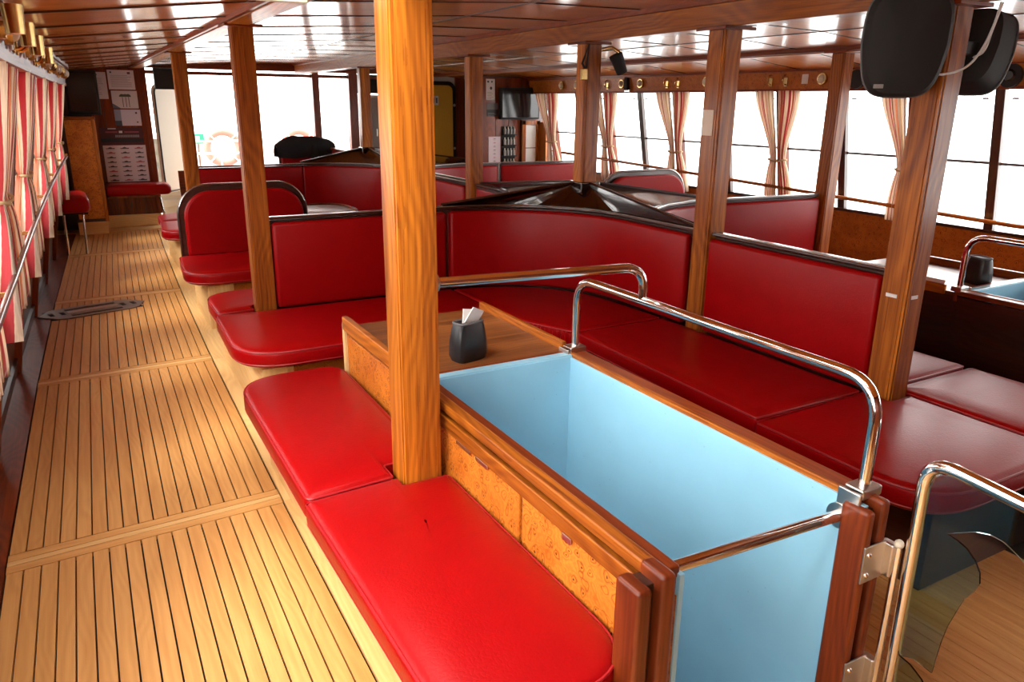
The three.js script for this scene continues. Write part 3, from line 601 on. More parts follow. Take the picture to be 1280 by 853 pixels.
function arc(cx, cz, r, a0, a1, n = 14) { const o = []; for (let k = 0; k <= n; k++) { const a = (a0 + (a1 - a0) * k / n) * Math.PI / 180; o.push([cx + r * Math.cos(a), cz + r * Math.sin(a)]); } return o; }
// left of travel = (tz, -tx); travelling +x gives -z, so paths run so that the pad faces the seat
const TOP = 0.985;
const rv = p => p.slice().reverse();
back('long straight red backrest facing the napkin table, beside a varnished post', rv([[0.97, -4.655], [2.10, -4.655]]), TOP, { pads: [[0, 1]] });
{ const nearL = [[2.10, -4.66], ...arc(2.14, -3.80, 0.855, -92, -4, 14), [2.998, -3.5], [3.0, -3.175]];
  back('curved red corner backrest below the dark sloping cover', rv(nearL), TOP, { pads: [[0.012, 0.985]] });
  // gathered corner seat
  cushion([[2.135, -4.575, 0.02], ...arc(2.13, -3.79, 0.77, -88, -5, 10).map(p => [p[0], p[1], 0]), [2.925, -3.355, 0.02], [2.30, -3.345, 0.02], [2.235, -3.48, 0.06], [2.135, -3.73, 0.03]], 'dark red curved corner seat cushion with gathered front edge', { crown: 0 });
  const ru = group('ruffle', 'gathered red leather ruffle along the front of the curved corner seat', 'ruffle');
  const rp = []; const f = [[2.145, -3.70], [2.20, -3.56], [2.25, -3.45], [2.30, -3.33]];
  for (let k = 0; k <= 90; k++) { const t = k / 90 * 3, i = Math.min(2, Math.floor(t)), u = t - i; const x = f[i][0] + (f[i + 1][0] - f[i][0]) * u, z = f[i][1] + (f[i + 1][1] - f[i][1]) * u; rp.push([x - 0.008 + 0.008 * Math.sin(k * 0.95), z]); }
  mesh('gathers', sweep(rsec(-0.006, 0.006, SEAT0 + 0.005, SEAT0 + SEATH - 0.012, 0.005, 2), rp), M.red, ru);
}
back('long straight red backrest between the notice post and the loudspeaker post', [[3.0, -1.99], [3.0, -3.03]], TOP + 0.0, {});
cushion([[2.30, -3.33, 0.02], [2.925, -3.34, 0.02], [2.925, -1.985, 0.02], [2.27, -1.985, 0.02]], 'long dark red seat cushion along the centre line behind the chrome handrail');
cushion([[2.24, -1.965, 0.02], [2.925, -1.975, 0.015], [2.925, -1.845, 0.012], [3.055, -1.845, 0.012], [3.055, -1.20, 0.10], [2.24, -1.20, 0.26]], 'red end cushion wrapped round the foot of the loudspeaker post', { crown: 0 });
benchBase('dark wooden bench base beneath the long centre cushions', 2.42, 2.98, -3.5, -1.30, M.dark);
cushion([[3.08, -1.94, 0.02], [3.68, -1.94, 0.02], [3.68, -1.22, 0.2], [3.08, -1.22, 0.03]], 'pale-lit red end cushion on the window side of the loudspeaker post');
cushion([[3.08, -3.2, 0.02], [3.68, -3.2, 0.02], [3.68, -1.965, 0.02], [3.08, -1.965, 0.02]], 'long red cushion on the window side of the centre backrest');
back('plain red backrest facing the windows, back to back on the centre line', [[3.03, -3.03], [3.03, -1.99]], TOP - 0.005, { noBoard: true });
benchBase('dark wooden bench base on the window side of the centre line', 3.02, 3.58, -3.5, -1.30, M.dark);

// seats of the next group forward, left
function roundBack(label, x0, x1, z, y1, face) {
  const b = group('rounded_backrest', label, 'backrest'); const y0 = 0.34, r = 0.24;
  const g = extrude(rshape(x0, x1, y0, y1, [0, 0, r, r]), 0.03, 0.004); g.translate(0, 0, z - 0.03); mesh('board', g, M.dark, b, 0);
  const p = extrude(rshape(x0 + 0.035, x1 - 0.035, SEAT0 + SEATH - 0.003, y1 - 0.04, [0.01, 0.01, r - 0.03, r - 0.03]), 0.06, 0.022); p.translate(0, 0, face > 0 ? z : z - 0.03 - 0.06); mesh('pad', p, M.red, b);
  const pts = [V(x0, y0, z - 0.012)]; for (let k = 0; k <= 10; k++) { const a = Math.PI - Math.PI / 2 * k / 10; pts.push(V(x0 + r + r * Math.cos(a), y1 - r + r * Math.sin(a), z - 0.012)); } for (let k = 0; k <= 10; k++) { const a = Math.PI / 2 - Math.PI / 2 * k / 10; pts.push(V(x1 - r + r * Math.cos(a), y1 - r + r * Math.sin(a), z - 0.012)); } pts.push(V(x1, y0, z - 0.012));
  mesh('edge_trim', pipe(pts, 0.015, 8), M.dark, b);
  const q = pts.map(p => V(p.x + (x0 + x1 - 2 * p.x) * 0.0, p.y + 0.010, p.z + 0.008)); mesh('edge_bead', pipe(q.slice(2, -2), 0.006, 6), M.steel, b);
  return b;
}
roundBack('red backrest with rounded shoulders and wooden edge beside the teak aisle', 0.68, 1.70, -6.62, 1.0, 1);
cushion([[0.585, -5.80, 0.26], [1.68, -5.80, 0.05], [1.68, -6.60, 0.02], [0.64, -6.60, 0.05]], 'red cushion in front of the round-shouldered backrest by the aisle');
benchBase('pale wooden bench base with burl front under the round-shouldered backrest', 0.74, 1.68, -6.65, -5.92, M.pale, b => {
  mesh('burl_front', bx(0.93, 1.64, 0.04, 0.33, -5.918, -5.906, 0.003), M.burl2, b, 0); mesh('corner_post', bx(0.74, 0.90, 0, 0.335, -5.93, -5.90, 0.004), M.pale, b, 1);
});
{ const t = group('oval_table', 'dark varnished tray-topped table behind the round-shouldered backrest', 'table');
  const o = outline([[1.74, -7.45, 0.25], [2.25, -7.45, 0.25], [2.25, -6.72, 0.25], [1.74, -6.72, 0.25]]);
  mesh('table_top', pad(o, 0.665, 0.025, 0.006, 0), M.table, t); mesh('rim', loop(o, 0.695, 0.009), M.mah, t);
  mesh('pedestal', cyl(0.05, 0.66, 16).translate(2.0, 0.335, -7.08), M.steel, t); }
back('red backrest across the saloon in front of the bow opening', rv([[1.02, -8.72], [2.22, -8.72]]), TOP);
{ const farL = [[2.22, -8.72], ...arc(2.24, -7.92, 0.80, -90, -6, 12), [3.0, -7.6], [3.0, -6.06]];
  back('curved red corner backrest of the middle seating group', rv(sub(farL, 0, 0.40)), TOP);
  back('straight red backrest forward of the worn brown post', rv(sub(farL, 0.405, 1)), TOP); }
cushion([[0.64, -7.90, 0.25], [2.25, -7.90, 0.03], [2.25, -8.66, 0.02], [0.70, -8.66, 0.04]], 'red cushion on the cross bench nearest the bow opening, facing aft');
cushion([[0.72, -8.70, 0.04], [0.98, -8.70, 0.02], [0.98, -8.80, 0.01], [2.2, -8.80, 0.02], [2.2, -9.28, 0.03], [0.72, -9.28, 0.2]], 'red cushion on the cross bench nearest the bow opening, facing forward');
benchBase('pale wooden base of the cross bench nearest the bow opening', 0.80, 2.2, -9.18, -8.02, M.pale);
{ const mid = [[3.0, -5.88], [3.0, -5.45], ...arc(2.14, -5.45, 0.86, 0, 88, 12).map(p => [p[0], p[1] - 0.06]), [2.10, -4.69]];
  const m2 = [[3.0, -5.88], [2.998, -5.55], ...arc(2.14, -5.56, 0.858, 3, 88, 12), [2.10, -4.70]];
  back('short red backrest with curved end behind the dark sloping cover', m2, TOP, { pads: [[0.01, 0.42], [0.44, 0.99]] });
  cushion([[2.32, -7.5, 0.05], [2.92, -7.5, 0.02], [2.92, -5.35, 0.05], [2.32, -5.35, 0.05]], 'red seat cushion along the centre line of the middle seating group');
  benchBase('dark base of the centre seat in the middle seating group', 2.42, 2.95, -7.5, -5.4, M.dark); }
// window-side seating
const nearR = [[3.062, -3.19], [3.07, -3.45], [3.11, -3.62], [3.18, -3.80], [3.34, -3.99], [3.55, -4.12], [3.80, -4.19], [4.05, -4.21]];
back('curved red corner backrest on the window side of the dark cover', rv(nearR), TOP, { pads: [[0.03, 0.97]] });
back('straight red backrest lit pink by the windows, ending at a slim post', rv([[4.05, -4.21], [5.09, -4.12]]), TOP);
cushion([[3.75, -3.42, 0.05], [5.45, -3.38, 0.28], [5.42, -4.02, 0.05], [5.09, -4.045, 0.02], [3.85, -4.10, 0.1]], 'red window-side cross cushion with glaring white sheen');
benchBase('dark base of the window-side cross bench', 3.9, 5.25, -4.7, -3.52, M.dark);
roundBack('red backrest with rounded shoulders seen over the dark cover by the windows', 4.38, 5.42, -6.0, 1.03, 1);
cushion([[4.34, -5.15, 0.05], [5.46, -5.15, 0.22], [5.40, -5.97, 0.05], [4.40, -5.97, 0.03]], 'red cushion in front of the round-shouldered backrest by the windows');
benchBase('dark base under the window-side round-shouldered backrest', 4.4, 5.3, -6.02, -5.25, M.dark);
back('far straight red backrest below the television bulkhead', rv([[4.36, -8.02], [5.42, -7.95]]), TOP, {});
{ const p = [[3.055, -6.2], [3.055, -7.1], ...arc(3.885, -7.2, 0.82, 180, 268, 10).map(q => q)];
  back('far curved red backrest beside the yellow door', rv(p.concat([[4.34, -8.03]])), TOP, { pads: [[0.01, 0.12], [0.14, 0.6], [0.62, 0.99]] }); }
cushion([[4.3, -7.2, 0.05], [5.45, -7.2, 0.2], [5.42, -7.92, 0.05], [4.3, -7.95, 0.03]], 'red cushion below the far straight backrest by the windows');
benchBase('dark base below the far window-side backrest', 4.35, 5.3, -8.3, -7.3, M.dark);
{ const m2 = [[4.05, -4.30], [3.85, -4.33], [3.5, -4.5], [3.2, -4.85], [3.04, -5.3], [3.03, -5.88]];
  back('red backrest facing forward on the window side of the dark cover', m2, TOP, { noBoard: true }); }

// dark hipped covers over the meeting backrests
function hip(cx, cz, apex, loops, label) {
  const h = group('hipped_cover', label, 'cover'); const y = TOP + 0.014, a = V(cx, apex, cz);
  for (const L of loops) {
    const pos = [];
    for (let i = 0; i < L.length - 1; i++) { const p = V(L[i][0], y, L[i][1]), q = V(L[i + 1][0], y, L[i + 1][1]); pos.push(a, p, q, V(cx, y - 0.005, cz), V(q.x, y - 0.005, q.z), V(p.x, y - 0.005, p.z), p, V(p.x, y - 0.005, p.z), q, q, V(p.x, y - 0.005, p.z), V(q.x, y - 0.005, q.z)); }
    const g = new THREE.BufferGeometry().setFromPoints(pos); g.computeVertexNormals();
    mesh('sloping_panel', toCreasedNormals(g, 0.5), M.hip, h, 0);
    for (const e of [L[0]]) mesh('ridge_bead', pipe([a.clone().add(V(0, 0.004, 0)), V(e[0], y + 0.006, e[1])], 0.008, 6), M.dark, h, 0);
  }
  mesh('collar', bx(cx - 0.078, cx + 0.078, apex - 0.075, apex + 0.002, cz - 0.078, cz + 0.078, 0.01), M.hip, h, 0);
  return h;
}
hip(3.0, -4.31, 1.155, [
  [[3.0, -3.2], [2.998, -3.5], ...rv(arc(2.14, -3.80, 0.855, -92, -4, 14)), [2.10, -4.68]],
  [[2.10, -4.68], ...rv(arc(2.14, -5.56, 0.858, 3, 88, 12)), [3.0, -5.86]],
  [[3.0, -5.86], [3.04, -5.3], [3.2, -4.85], [3.5, -4.5], [3.85, -4.33], [4.05, -4.25]],
  [[4.05, -4.25], ...rv(nearR.slice(0, -1))],
], 'black varnished cover sloping up to a post between the curved backrests');
hip(3.0, -8.75, 1.155, [
  [[3.0, -7.6], ...rv(arc(2.24, -7.92, 0.80, -90, -6, 12)), [2.22, -8.75]],
  [[2.22, -8.75], [2.6, -8.95], [2.9, -9.3], [3.0, -9.7]],
  [[3.0, -9.7], [3.2, -9.2], [3.6, -8.9], [4.2, -8.6]],
  [[4.2, -8.6], [4.0, -8.1], [3.4, -7.9], [3.0, -7.6]],
], 'dark varnished cover sloping up behind the curved corner backrest of the middle group');

// ------------------------------------------------------------ stairwell and table, both sides of the boat
function stairwell(mx, dz, near) {
  const X = near ? x => x : x => 2 * XM - x, B = (x0, x1, y0, y1, z0, z1, r) => bx(X(x0), X(x1), y0, y1, z0 + dz, z1 + dz, r);
  const P = (x, y, z) => V(X(x), y, z + dz);
  const s = group('stairwell_enclosure', near ? 'burl-panelled stairwell enclosure painted pale blue inside' : 'window-side stairwell enclosure with dark outer wall', 'stairwell');
  const T = 0.655;
  // blue lining
  mesh('blue_wall', B(1.672, 1.690, -1.6, T, -2.46, -1.075, 0.002), M.blue, s); mesh('blue_wall', B(1.046, 1.060, -1.6, T, -2.46, -1.075, 0.002), M.blue, s); mesh('blue_wall', B(1.046, 1.70, -1.6, T + 0.005, -2.475, -2.455, 0.002), M.blue, s);
  mesh('blue_ledge', B(1.05, 1.69, T - 0.01, T + 0.012, -2.50, -2.458, 0.004), M.blue, s);
  mesh('pit_floor', B(1.05, 1.69, -1.66, -1.6, -2.48, -1.0, 0), M.dark, s, 0); mesh('pit_end', B(1.05, 1.69, -1.66, -0.02, -1.03, -1.0, 0), M.blue, s);
  for (let k = 0; k < 5; k++) mesh('stair_tread', B(1.062, 1.672, -0.30 - k * 0.27, -0.265 - k * 0.27, -1.27 - k * 0.20, -1.03 - k * 0.20, 0.006), M.mah, s, 0);
  // outer wall beside the bench, with burl panels in a frame
  mesh('outer_wall', B(0.99, 1.046, 0, 0.60, -2.50, -1.08, 0.002), M.post, s, 2);
  const L = near ? M.burl : M.burl2;
  for (const [z0, z1] of [[-1.66, -1.19], [-2.46, -1.68]]) mesh('burl_panel', B(0.982, 0.992, 0.40, 0.60, z0, z1, 0.003), L, s, 2);
  mesh('frame_rail', B(0.974, 0.996, 0.588, 0.636, -2.50, -1.12, 0.004), M.post, s, 2);
  mesh('frame_stile', B(0.974, 0.996, 0.36, 0.60, -1.19, -1.13, 0.004), M.post, s, 1);
  mesh('cap_rail', B(0.985, 1.055, 0.640, 0.674, -2.50, -1.085, 0.007), M.mah, s, 2);
  mesh('cap_moulding', B(0.974, 1.012, 0.652, 0.686, -2.50, -1.10, 0.006), M.post, s, 2);
  mesh('hinge', B(0.9725, 0.976, 0.570, 0.588, -1.44, -1.40, 0.001), M.steel, s); mesh('hinge', B(0.9725, 0.976, 0.578, 0.592, -2.08, -1.98, 0.001), M.steel, s); mesh('hinge', B(0.9725, 0.976, 0.578, 0.592, -1.94, -1.86, 0.001), M.steel, s);
  // far side wall, dark
  mesh('outer_wall', B(1.690, 1.735, 0, 0.63, -2.50, -1.08, 0.002), M.dark, s, 2);
  mesh('cap_rail', B(1.69, 1.758, 0.640, 0.668, -2.50, -1.10, 0.006), M.mah, s, 2);
  mesh('cap_edge', B(1.680, 1.70, 0.646, 0.672, -2.48, -1.12, 0.005), M.post, s, 2);
  // slotted newels
  const newel = (x0, x1, z0, z1, y1) => {
    const m = (x0 + x1) / 2, n = new THREE.Group(); n.name = 'newel'; s.add(n);
    mesh('newel_cheek', B(x0, m - 0.012, 0, y1 - 0.018, z0, z1, 0.012), M.mah, n, 1); mesh('newel_cheek', B(m + 0.012, x1, 0, y1, z0, z1, 0.012), M.mah, n, 1); mesh('newel_core', B(m - 0.014, m + 0.014, 0, y1 - 0.03, z0 + 0.004, z1 - 0.03, 0.002), M.dark, n, 1);
  };
  newel(0.905, 1.012, -1.13, -1.045, 0.69); newel(1.652, 1.742, -1.13, -1.045, 0.672);
  return { s, X, B, P };
}
const sw = stairwell(0, 0, true), sw2 = stairwell(0, 0.10, false);
function table(k, near) {
  const { B, P, X } = k;
  const t = group('side_table', near ? 'square dark-topped table with burl side and raised fiddle rails' : 'window-side table shining white with raised fiddle rails', 'table');
  mesh('table_top', B(1.02, 1.72, 0.625, 0.648, -3.36, -2.50, 0.004), M.table, t, 0);
  mesh('edge_board', B(1.0, 1.74, 0.60, 0.668, -2.52, -2.495, 0.006), M.mah, t, 0);
  mesh('fiddle_rail', B(0.998, 1.03, 0.625, 0.690, -3.38, -2.50, 0.006), M.post, t, 2);
  mesh('fiddle_rail', B(1.71, 1.735, 0.625, 0.682, -3.36, -2.58, 0.006), M.post, t, 2);
  mesh('side_panel', B(1.012, 1.03, 0, 0.63, -3.37, -2.50, 0.003), M.post, t, 2);
  mesh('burl_panel', B(1.004, 1.014, 0.40, 0.61, -3.33, -2.52, 0.003), near ? M.burl : M.burl2, t, 2);
  mesh('corner_strip', B(0.998, 1.03, 0.0, 0.66, -3.385, -3.355, 0.004), M.pale, t, 1);
  mesh('side_panel', B(1.70, 1.72, 0, 0.63, -3.37, -2.50, 0.003), M.dark, t, 2);
  mesh('end_panel', B(1.02, 1.72, 0, 0.63, -3.375, -3.355, 0.003), M.dark, t, 0);
  return t;
}
table(sw, true); table(sw2, false);
function handrail(k, near) {
  const { P, B, X } = k, g = group('chrome_handrail', near ? 'bent chrome handrail beside the blue stairwell' : 'bent chrome handrail over the window-side stairwell', 'handrail');
  mesh('rail', pipe(bend([P(1.725, 0.66, -2.50), P(1.725, 0.975, -2.50), P(1.725, 0.975, -1.12), P(1.725, 0.66, -1.12)], 0.11, 8), 0.0165, 14), M.chrome, g);
  for (const z of [-2.50, -1.12]) {
    mesh('foot_bracket', B(1.682, 1.762, 0.660, 0.690, z - 0.03, z + 0.03, 0.006), M.steel, g); const pl = B(1.664, 1.675, 0.585, 0.685, z - 0.035, z + 0.035, 0.006); mesh('foot_bracket', pl, M.steel, g);
    for (const d of [-0.018, 0.018]) { const r = new THREE.SphereGeometry(0.007, 8, 6); const c = P(1.664, 0.61, z + d); mesh('rivet', r.translate(c.x, c.y, c.z), M.chrome, g); }
  }
  if (near) {
    mesh('cross_rail', pipe(bend([P(0.95, 1.10, -2.19), P(1.725, 1.10, -2.085), P(1.725, 0.98, -2.085)], 0.085, 8), 0.0165, 14), M.chrome, g);
    mesh('wall_flange', at(cyl(0.03, 0.012, 18).rotateZ(Math.PI / 2), 0.957, 1.10, -2.19), M.steel, g);
  }
}
handrail(sw, true); handrail(sw2, false);
{ // removable bar across the stair opening
  const g = group('stair_bar', 'chrome bar across the open end of the blue stairwell', 'bar');
  mesh('rod', pipe([V(1.062, 0.60, -1.17), V(1.67, 0.60, -1.14)], 0.0165, 14), M.chrome, g);
  mesh('socket', at(cyl(0.036, 0.014, 20).rotateZ(Math.PI / 2), 1.667, 0.60, -1.14), M.steel, g); mesh('socket', at(cyl(0.036, 0.014, 20).rotateZ(Math.PI / 2), 1.066, 0.60, -1.17), M.greyDark, g);
}
{ // glazed gate hinged on the newel, swung open along the stairwell side
  const g = group('glazed_gate', 'open chrome-framed gate with a curved clear acrylic panel', 'gate'); const gx = 1.762;
  const fr = bend([V(gx, 0.02, -0.975), V(gx, 0.815, -0.985), V(gx, 0.765, -0.35), V(gx, 0.02, -0.35)], 0.075, 8);
  mesh('frame_tube', pipe(fr, 0.017, 14), M.chrome, g);
  mesh('bottom_tube', pipe([V(gx, 0.12, -0.975), V(gx, 0.12, -0.35)], 0.015, 12), M.chrome, g);
  mesh('hinge_tube', pipe([V(gx - 0.012, 0.06, -1.012), V(gx - 0.012, 0.555, -1.012)], 0.010, 10), M.chrome, g);
  mesh('hinge_cap', at(new THREE.SphereGeometry(0.013, 12, 8), gx - 0.012, 0.556, -1.012), M.cream, g);
  for (const y of [0.50, 0.135]) {
    mesh('hinge_plate', bx(1.655, 1.742, y - 0.055, y + 0.055, -1.047, -1.041, 0.002), M.steel, g); mesh('hinge_knuckle', bx(1.738, 1.764, y - 0.05, y + 0.05, -1.06, -1.018, 0.006), M.steel, g);
    for (const [a, b] of [[-0.035, 0.03], [-0.035, -0.03]]) mesh('rivet', at(new THREE.SphereGeometry(0.008, 8, 6), 1.69 + a * 0.5, y + b, -1.041), M.chrome, g);
  }
  // plate outline in the gate's own plane (z, y)
  const v = [[-0.715, 0.656], [-0.744, 0.673], [-0.778, 0.689], [-0.809, 0.691], [-0.84, 0.682], [-0.867, 0.666], [-0.904, 0.642], [-0.879, 0.638], [-0.853, 0.629], [-0.829, 0.609], [-0.813, 0.584], [-0.808, 0.557], [-0.817, 0.528], [-0.835, 0.495], [-0.845, 0.458], [-0.859, 0.40], [-0.866, 0.35], [-0.870, 0.30], [-0.873, 0.247], [-0.902, 0.251], [-0.93, 0.252], [-0.957, 0.24]];
  const sh = new THREE.Shape(); sh.moveTo(-0.97, 0.24); for (const p of v.slice().reverse()) sh.lineTo(p[0], p[1]);
  for (const p of [[-0.66, 0.60], [-0.60, 0.54], [-0.52, 0.52], [-0.42, 0.55], [-0.36, 0.60], [-0.36, 0.755], [-0.89, 0.80], [-0.955, 0.785], [-0.97, 0.73]]) sh.lineTo(p[0], p[1]);
  const toGate = s => { const e = new THREE.ExtrudeGeometry(s, { depth: 0.006, bevelEnabled: false }); e.rotateY(-Math.PI / 2); e.translate(gx + 0.003, 0, 0); return e; };
  mesh('acrylic_panel', toGate(sh), M.acrylic, g);
  const s2 = new THREE.Shape(); [[-0.97, 0.235], [-0.959, 0.235], [-0.93, 0.23], [-0.895, 0.21], [-0.86, 0.17], [-0.84, 0.135], [-0.97, 0.135]].forEach((p, i) => i ? s2.lineTo(p[0], p[1]) : s2.moveTo(p[0], p[1]));
  mesh('acrylic_panel', toGate(s2), M.acrylic, g);
}
// napkin dispensers
function dispenser(x, y, z, ry, label, paper) {
  const g = group('napkin_dispenser', label, 'dispenser'); g.position.set(x, y, z); g.rotation.y = ry; g.scale.setScalar(1.18);
  const L = []; const prof = [[0.058, 0.035, 0], [0.066, 0.042, 0.02], [0.064, 0.040, 0.07], [0.056, 0.033, 0.12], [0.05, 0.03, 0.135]];
  const pos = [], idx = [], n = 28;
  for (const [a, b, h] of prof) for (let k = 0; k < n; k++) { const t = k / n * Math.PI * 2, c = Math.cos(t), s = Math.sin(t), e = 0.45; pos.push(a * Math.sign(c) * Math.abs(c) ** e, h, b * Math.sign(s) * Math.abs(s) ** e); }
  for (let i = 0; i < prof.length - 1; i++) for (let k = 0; k < n; k++) { const a = i * n + k, b = i * n + (k + 1) % n; idx.push(a, a + n, b, b, a + n, b + n); }
  const cc = pos.length / 3; pos.push(0, 0.128, 0, 0, 0, 0); for (let k = 0; k < n; k++) { const l = (prof.length - 1) * n; idx.push(cc, l + (k + 1) % n, l + k, cc + 1, k, (k + 1) % n); }
  const q = new THREE.BufferGeometry(); q.setAttribute('position', new THREE.Float32BufferAttribute(pos, 3)); q.setIndex(idx); q.computeVertexNormals();
  mesh('shell', toCreasedNormals(q, 0.7), M.black, g);
  const r = []; for (let k = 0; k < 24; k++) { const t = k / 24 * Math.PI * 2, c = Math.cos(t), s = Math.sin(t); r.push(V(0.05 * Math.sign(c) * Math.abs(c) ** 0.45, 0.134, 0.03 * Math.sign(s) * Math.abs(s) ** 0.45)); }
  mesh('rim', tube(r, 0.005, 6, true, 60), M.greyDark, g);
  if (paper) { const p = bx(-0.03, 0.03, 0, 0.062, -0.0015, 0.0015, 0); p.rotateZ(-0.45); p.rotateX(0.3); p.translate(0.0, 0.125, 0.008); mesh('napkin', p, M.paper, g); const p2 = bx(-0.026, 0.026, 0, 0.05, -0.0015, 0.0015, 0); p2.rotateZ(-0.2); p2.rotateX(-0.15); p2.translate(0.005, 0.125, -0.004); mesh('napkin', p2, M.paper, g); }
}
dispenser(1.305, 0.648, -2.66, 0.25, 'black napkin dispenser with white napkin on the burl-sided table', true);
dispenser(4.62, 0.648, -2.50, 1.2, 'black napkin dispenser beside the window-side chrome rail', false);
tag(mesh('paper_sheet', slab([V(4.30, 0.70, -2.62), V(4.30, 0.70, -2.50), V(4.275, 0.64, -2.50), V(4.275, 0.63, -2.62)], V(-0.002, 0, 0)), M.paper), 'white paper sheet hanging over the edge of the window-side table', 'paper');

// ------------------------------------------------------------ loudspeakers on the post
function speaker(x, y, z, ry, rx, label, sc = 1) {
  const g = group('loudspeaker', label, 'loudspeaker'); g.position.set(x, y, z); g.rotation.set(rx, ry, 0, 'YXZ'); g.scale.setScalar(sc);
  // tapering, round-fronted cabinet: front at +z
  const rings = [[0.10, 0.13, -0.13], [0.125, 0.165, -0.11], [0.145, 0.185, 0.03], [0.15, 0.19, 0.07], [0.135, 0.175, 0.10], [0.09, 0.12, 0.118]];
  const pos = [], idx = [], n = 40, ex = 0.5;
  for (const [a, b, d] of rings) for (let k = 0; k < n; k++) { const t = k / n * Math.PI * 2, c = Math.cos(t), s = Math.sin(t); const yy = b * Math.sign(s) * Math.abs(s) ** ex, wv = 1 - 0.16 * Math.max(0, -yy / b); pos.push(a * wv * Math.sign(c) * Math.abs(c) ** ex, yy, d); }
  for (let i = 0; i < rings.length - 1; i++) for (let k = 0; k < n; k++) { const a = i * n + k, b = i * n + (k + 1) % n; idx.push(a, b, a + n, b, b + n, a + n); }
  const cc = pos.length / 3; pos.push(0, 0, -0.132, 0, 0, 0.122); for (let k = 0; k < n; k++) { const l = (rings.length - 1) * n; idx.push(cc, (k + 1) % n, k, cc + 1, l + k, l + (k + 1) % n); }
  const q = new THREE.BufferGeometry(); q.setAttribute('position', new THREE.Float32BufferAttribute(pos, 3)); q.setIndex(idx); q.computeVertexNormals();
  mesh('cabinet', toCreasedNormals(q, 0.6), M.matte, g);
  const rim = []; for (let k = 0; k < n; k++) { const t = k / n * Math.PI * 2, c = Math.cos(t), s = Math.sin(t), yy = 0.19 * Math.sign(s) * Math.abs(s) ** ex, wv = 1 - 0.16 * Math.max(0, -yy / 0.19); rim.push(V(0.15 * wv * Math.sign(c) * Math.abs(c) ** ex, yy, 0.062)); }
  mesh('seam', tube(rim, 0.005, 6, true, 120), M.greyDark, g);
  mesh('badge', bx(-0.095, -0.06, -0.155, -0.140, 0.108, 0.113, 0.001), M.grey, g);
  return g;
}
speaker(2.825, 1.885, -1.98, -0.75, 0.10, 'black loudspeaker on the aisle side of its post, facing the benches');
speaker(3.31, 1.875, -1.98, 1.85, 0.2, 'black loudspeaker on the window side of its post, turned to the windows', 0.86);
{ const b = group('speaker_bracket', 'black metal bracket joining the two loudspeakers to the post', 'bracket');
  mesh('plate', bx(2.925, 2.9365, 1.77, 1.96, -1.97, -1.87, 0.003), M.black, b); mesh('plate', bx(3.0635, 3.075, 1.77, 1.96, -1.97, -1.87, 0.003), M.black, b);
  mesh('arm', bar(V(2.93, 1.88, -1.93), V(2.86, 1.88, -1.96), 0.04, 0.05), M.black, b); mesh('arm', bar(V(3.07, 1.88, -1.93), V(3.26, 1.88, -1.93), 0.04, 0.05), M.black, b);
  for (const y of [1.82, 1.91]) mesh('bolt', at(new THREE.SphereGeometry(0.012, 10, 8), 2.922, y, -1.90), M.steel, b);
  const c = group('speaker_cable', 'pale cable looping from the ceiling beam to the loudspeaker', 'cable');
  mesh('cable', tube([V(3.09, 2.03, -1.78), V(3.085, 1.95, -1.79), V(3.05, 1.86, -1.80), V(2.99, 1.80, -1.81), V(2.93, 1.775, -1.84), V(2.88, 1.77, -1.90)], 0.0045, 6, false, 60), M.white, c);
  mesh('cable', tube([V(3.10, 2.03, -1.78), V(3.10, 1.94, -1.80), V(3.085, 1.86, -1.81), V(3.11, 1.84, -1.86)], 0.0045, 6, false, 40), M.white, c);
}
// ------------------------------------------------------------ floor grille
{
  const g = group('floor_grille', 'long pointed metal grille set in the teak aisle floor', 'grille'); g.position.set(-0.02, 0.001, -6.93); g.rotation.y = 0.26;
  const s = new THREE.Shape(); [[-0.40, 0], [-0.30, -0.085], [-0.24, -0.10], [0.24, -0.10], [0.30, -0.085], [0.40, 0], [0.30, 0.085], [0.24, 0.10], [-0.24, 0.10], [-0.30, 0.085]].forEach((p, i) => i ? s.lineTo(p[0], p[1]) : s.moveTo(p[0], p[1]));
  const hole = (x0, x1, y0, y1) => { const h = new THREE.Path(); h.moveTo(x0, y0); h.lineTo(x1, y0); h.lineTo(x1, y1); h.lineTo(x0, y1); h.lineTo(x0, y0); s.holes.push(h); };
  for (const y of [-0.075, 0.04]) hole(-0.19, 0.19, y, y + 0.03);
  for (const x of [-0.325, -0.245, 0.21, 0.29]) hole(x, x + 0.035, -0.028, 0.028);
  const e = extrude(s, 0.01, 0.002); e.rotateX(-Math.PI / 2); e.scale(1, 1, 1.75); mesh('plate', e, M.alu, g);
  mesh('centre_strip', bx(-0.19, 0.19, 0.008, 0.014, -0.03, 0.03, 0.002), M.steel, g);
  mesh('recess', bx(-0.34, 0.34, 0.0005, 0.002, -0.15, 0.15, 0), M.matte, g);
}

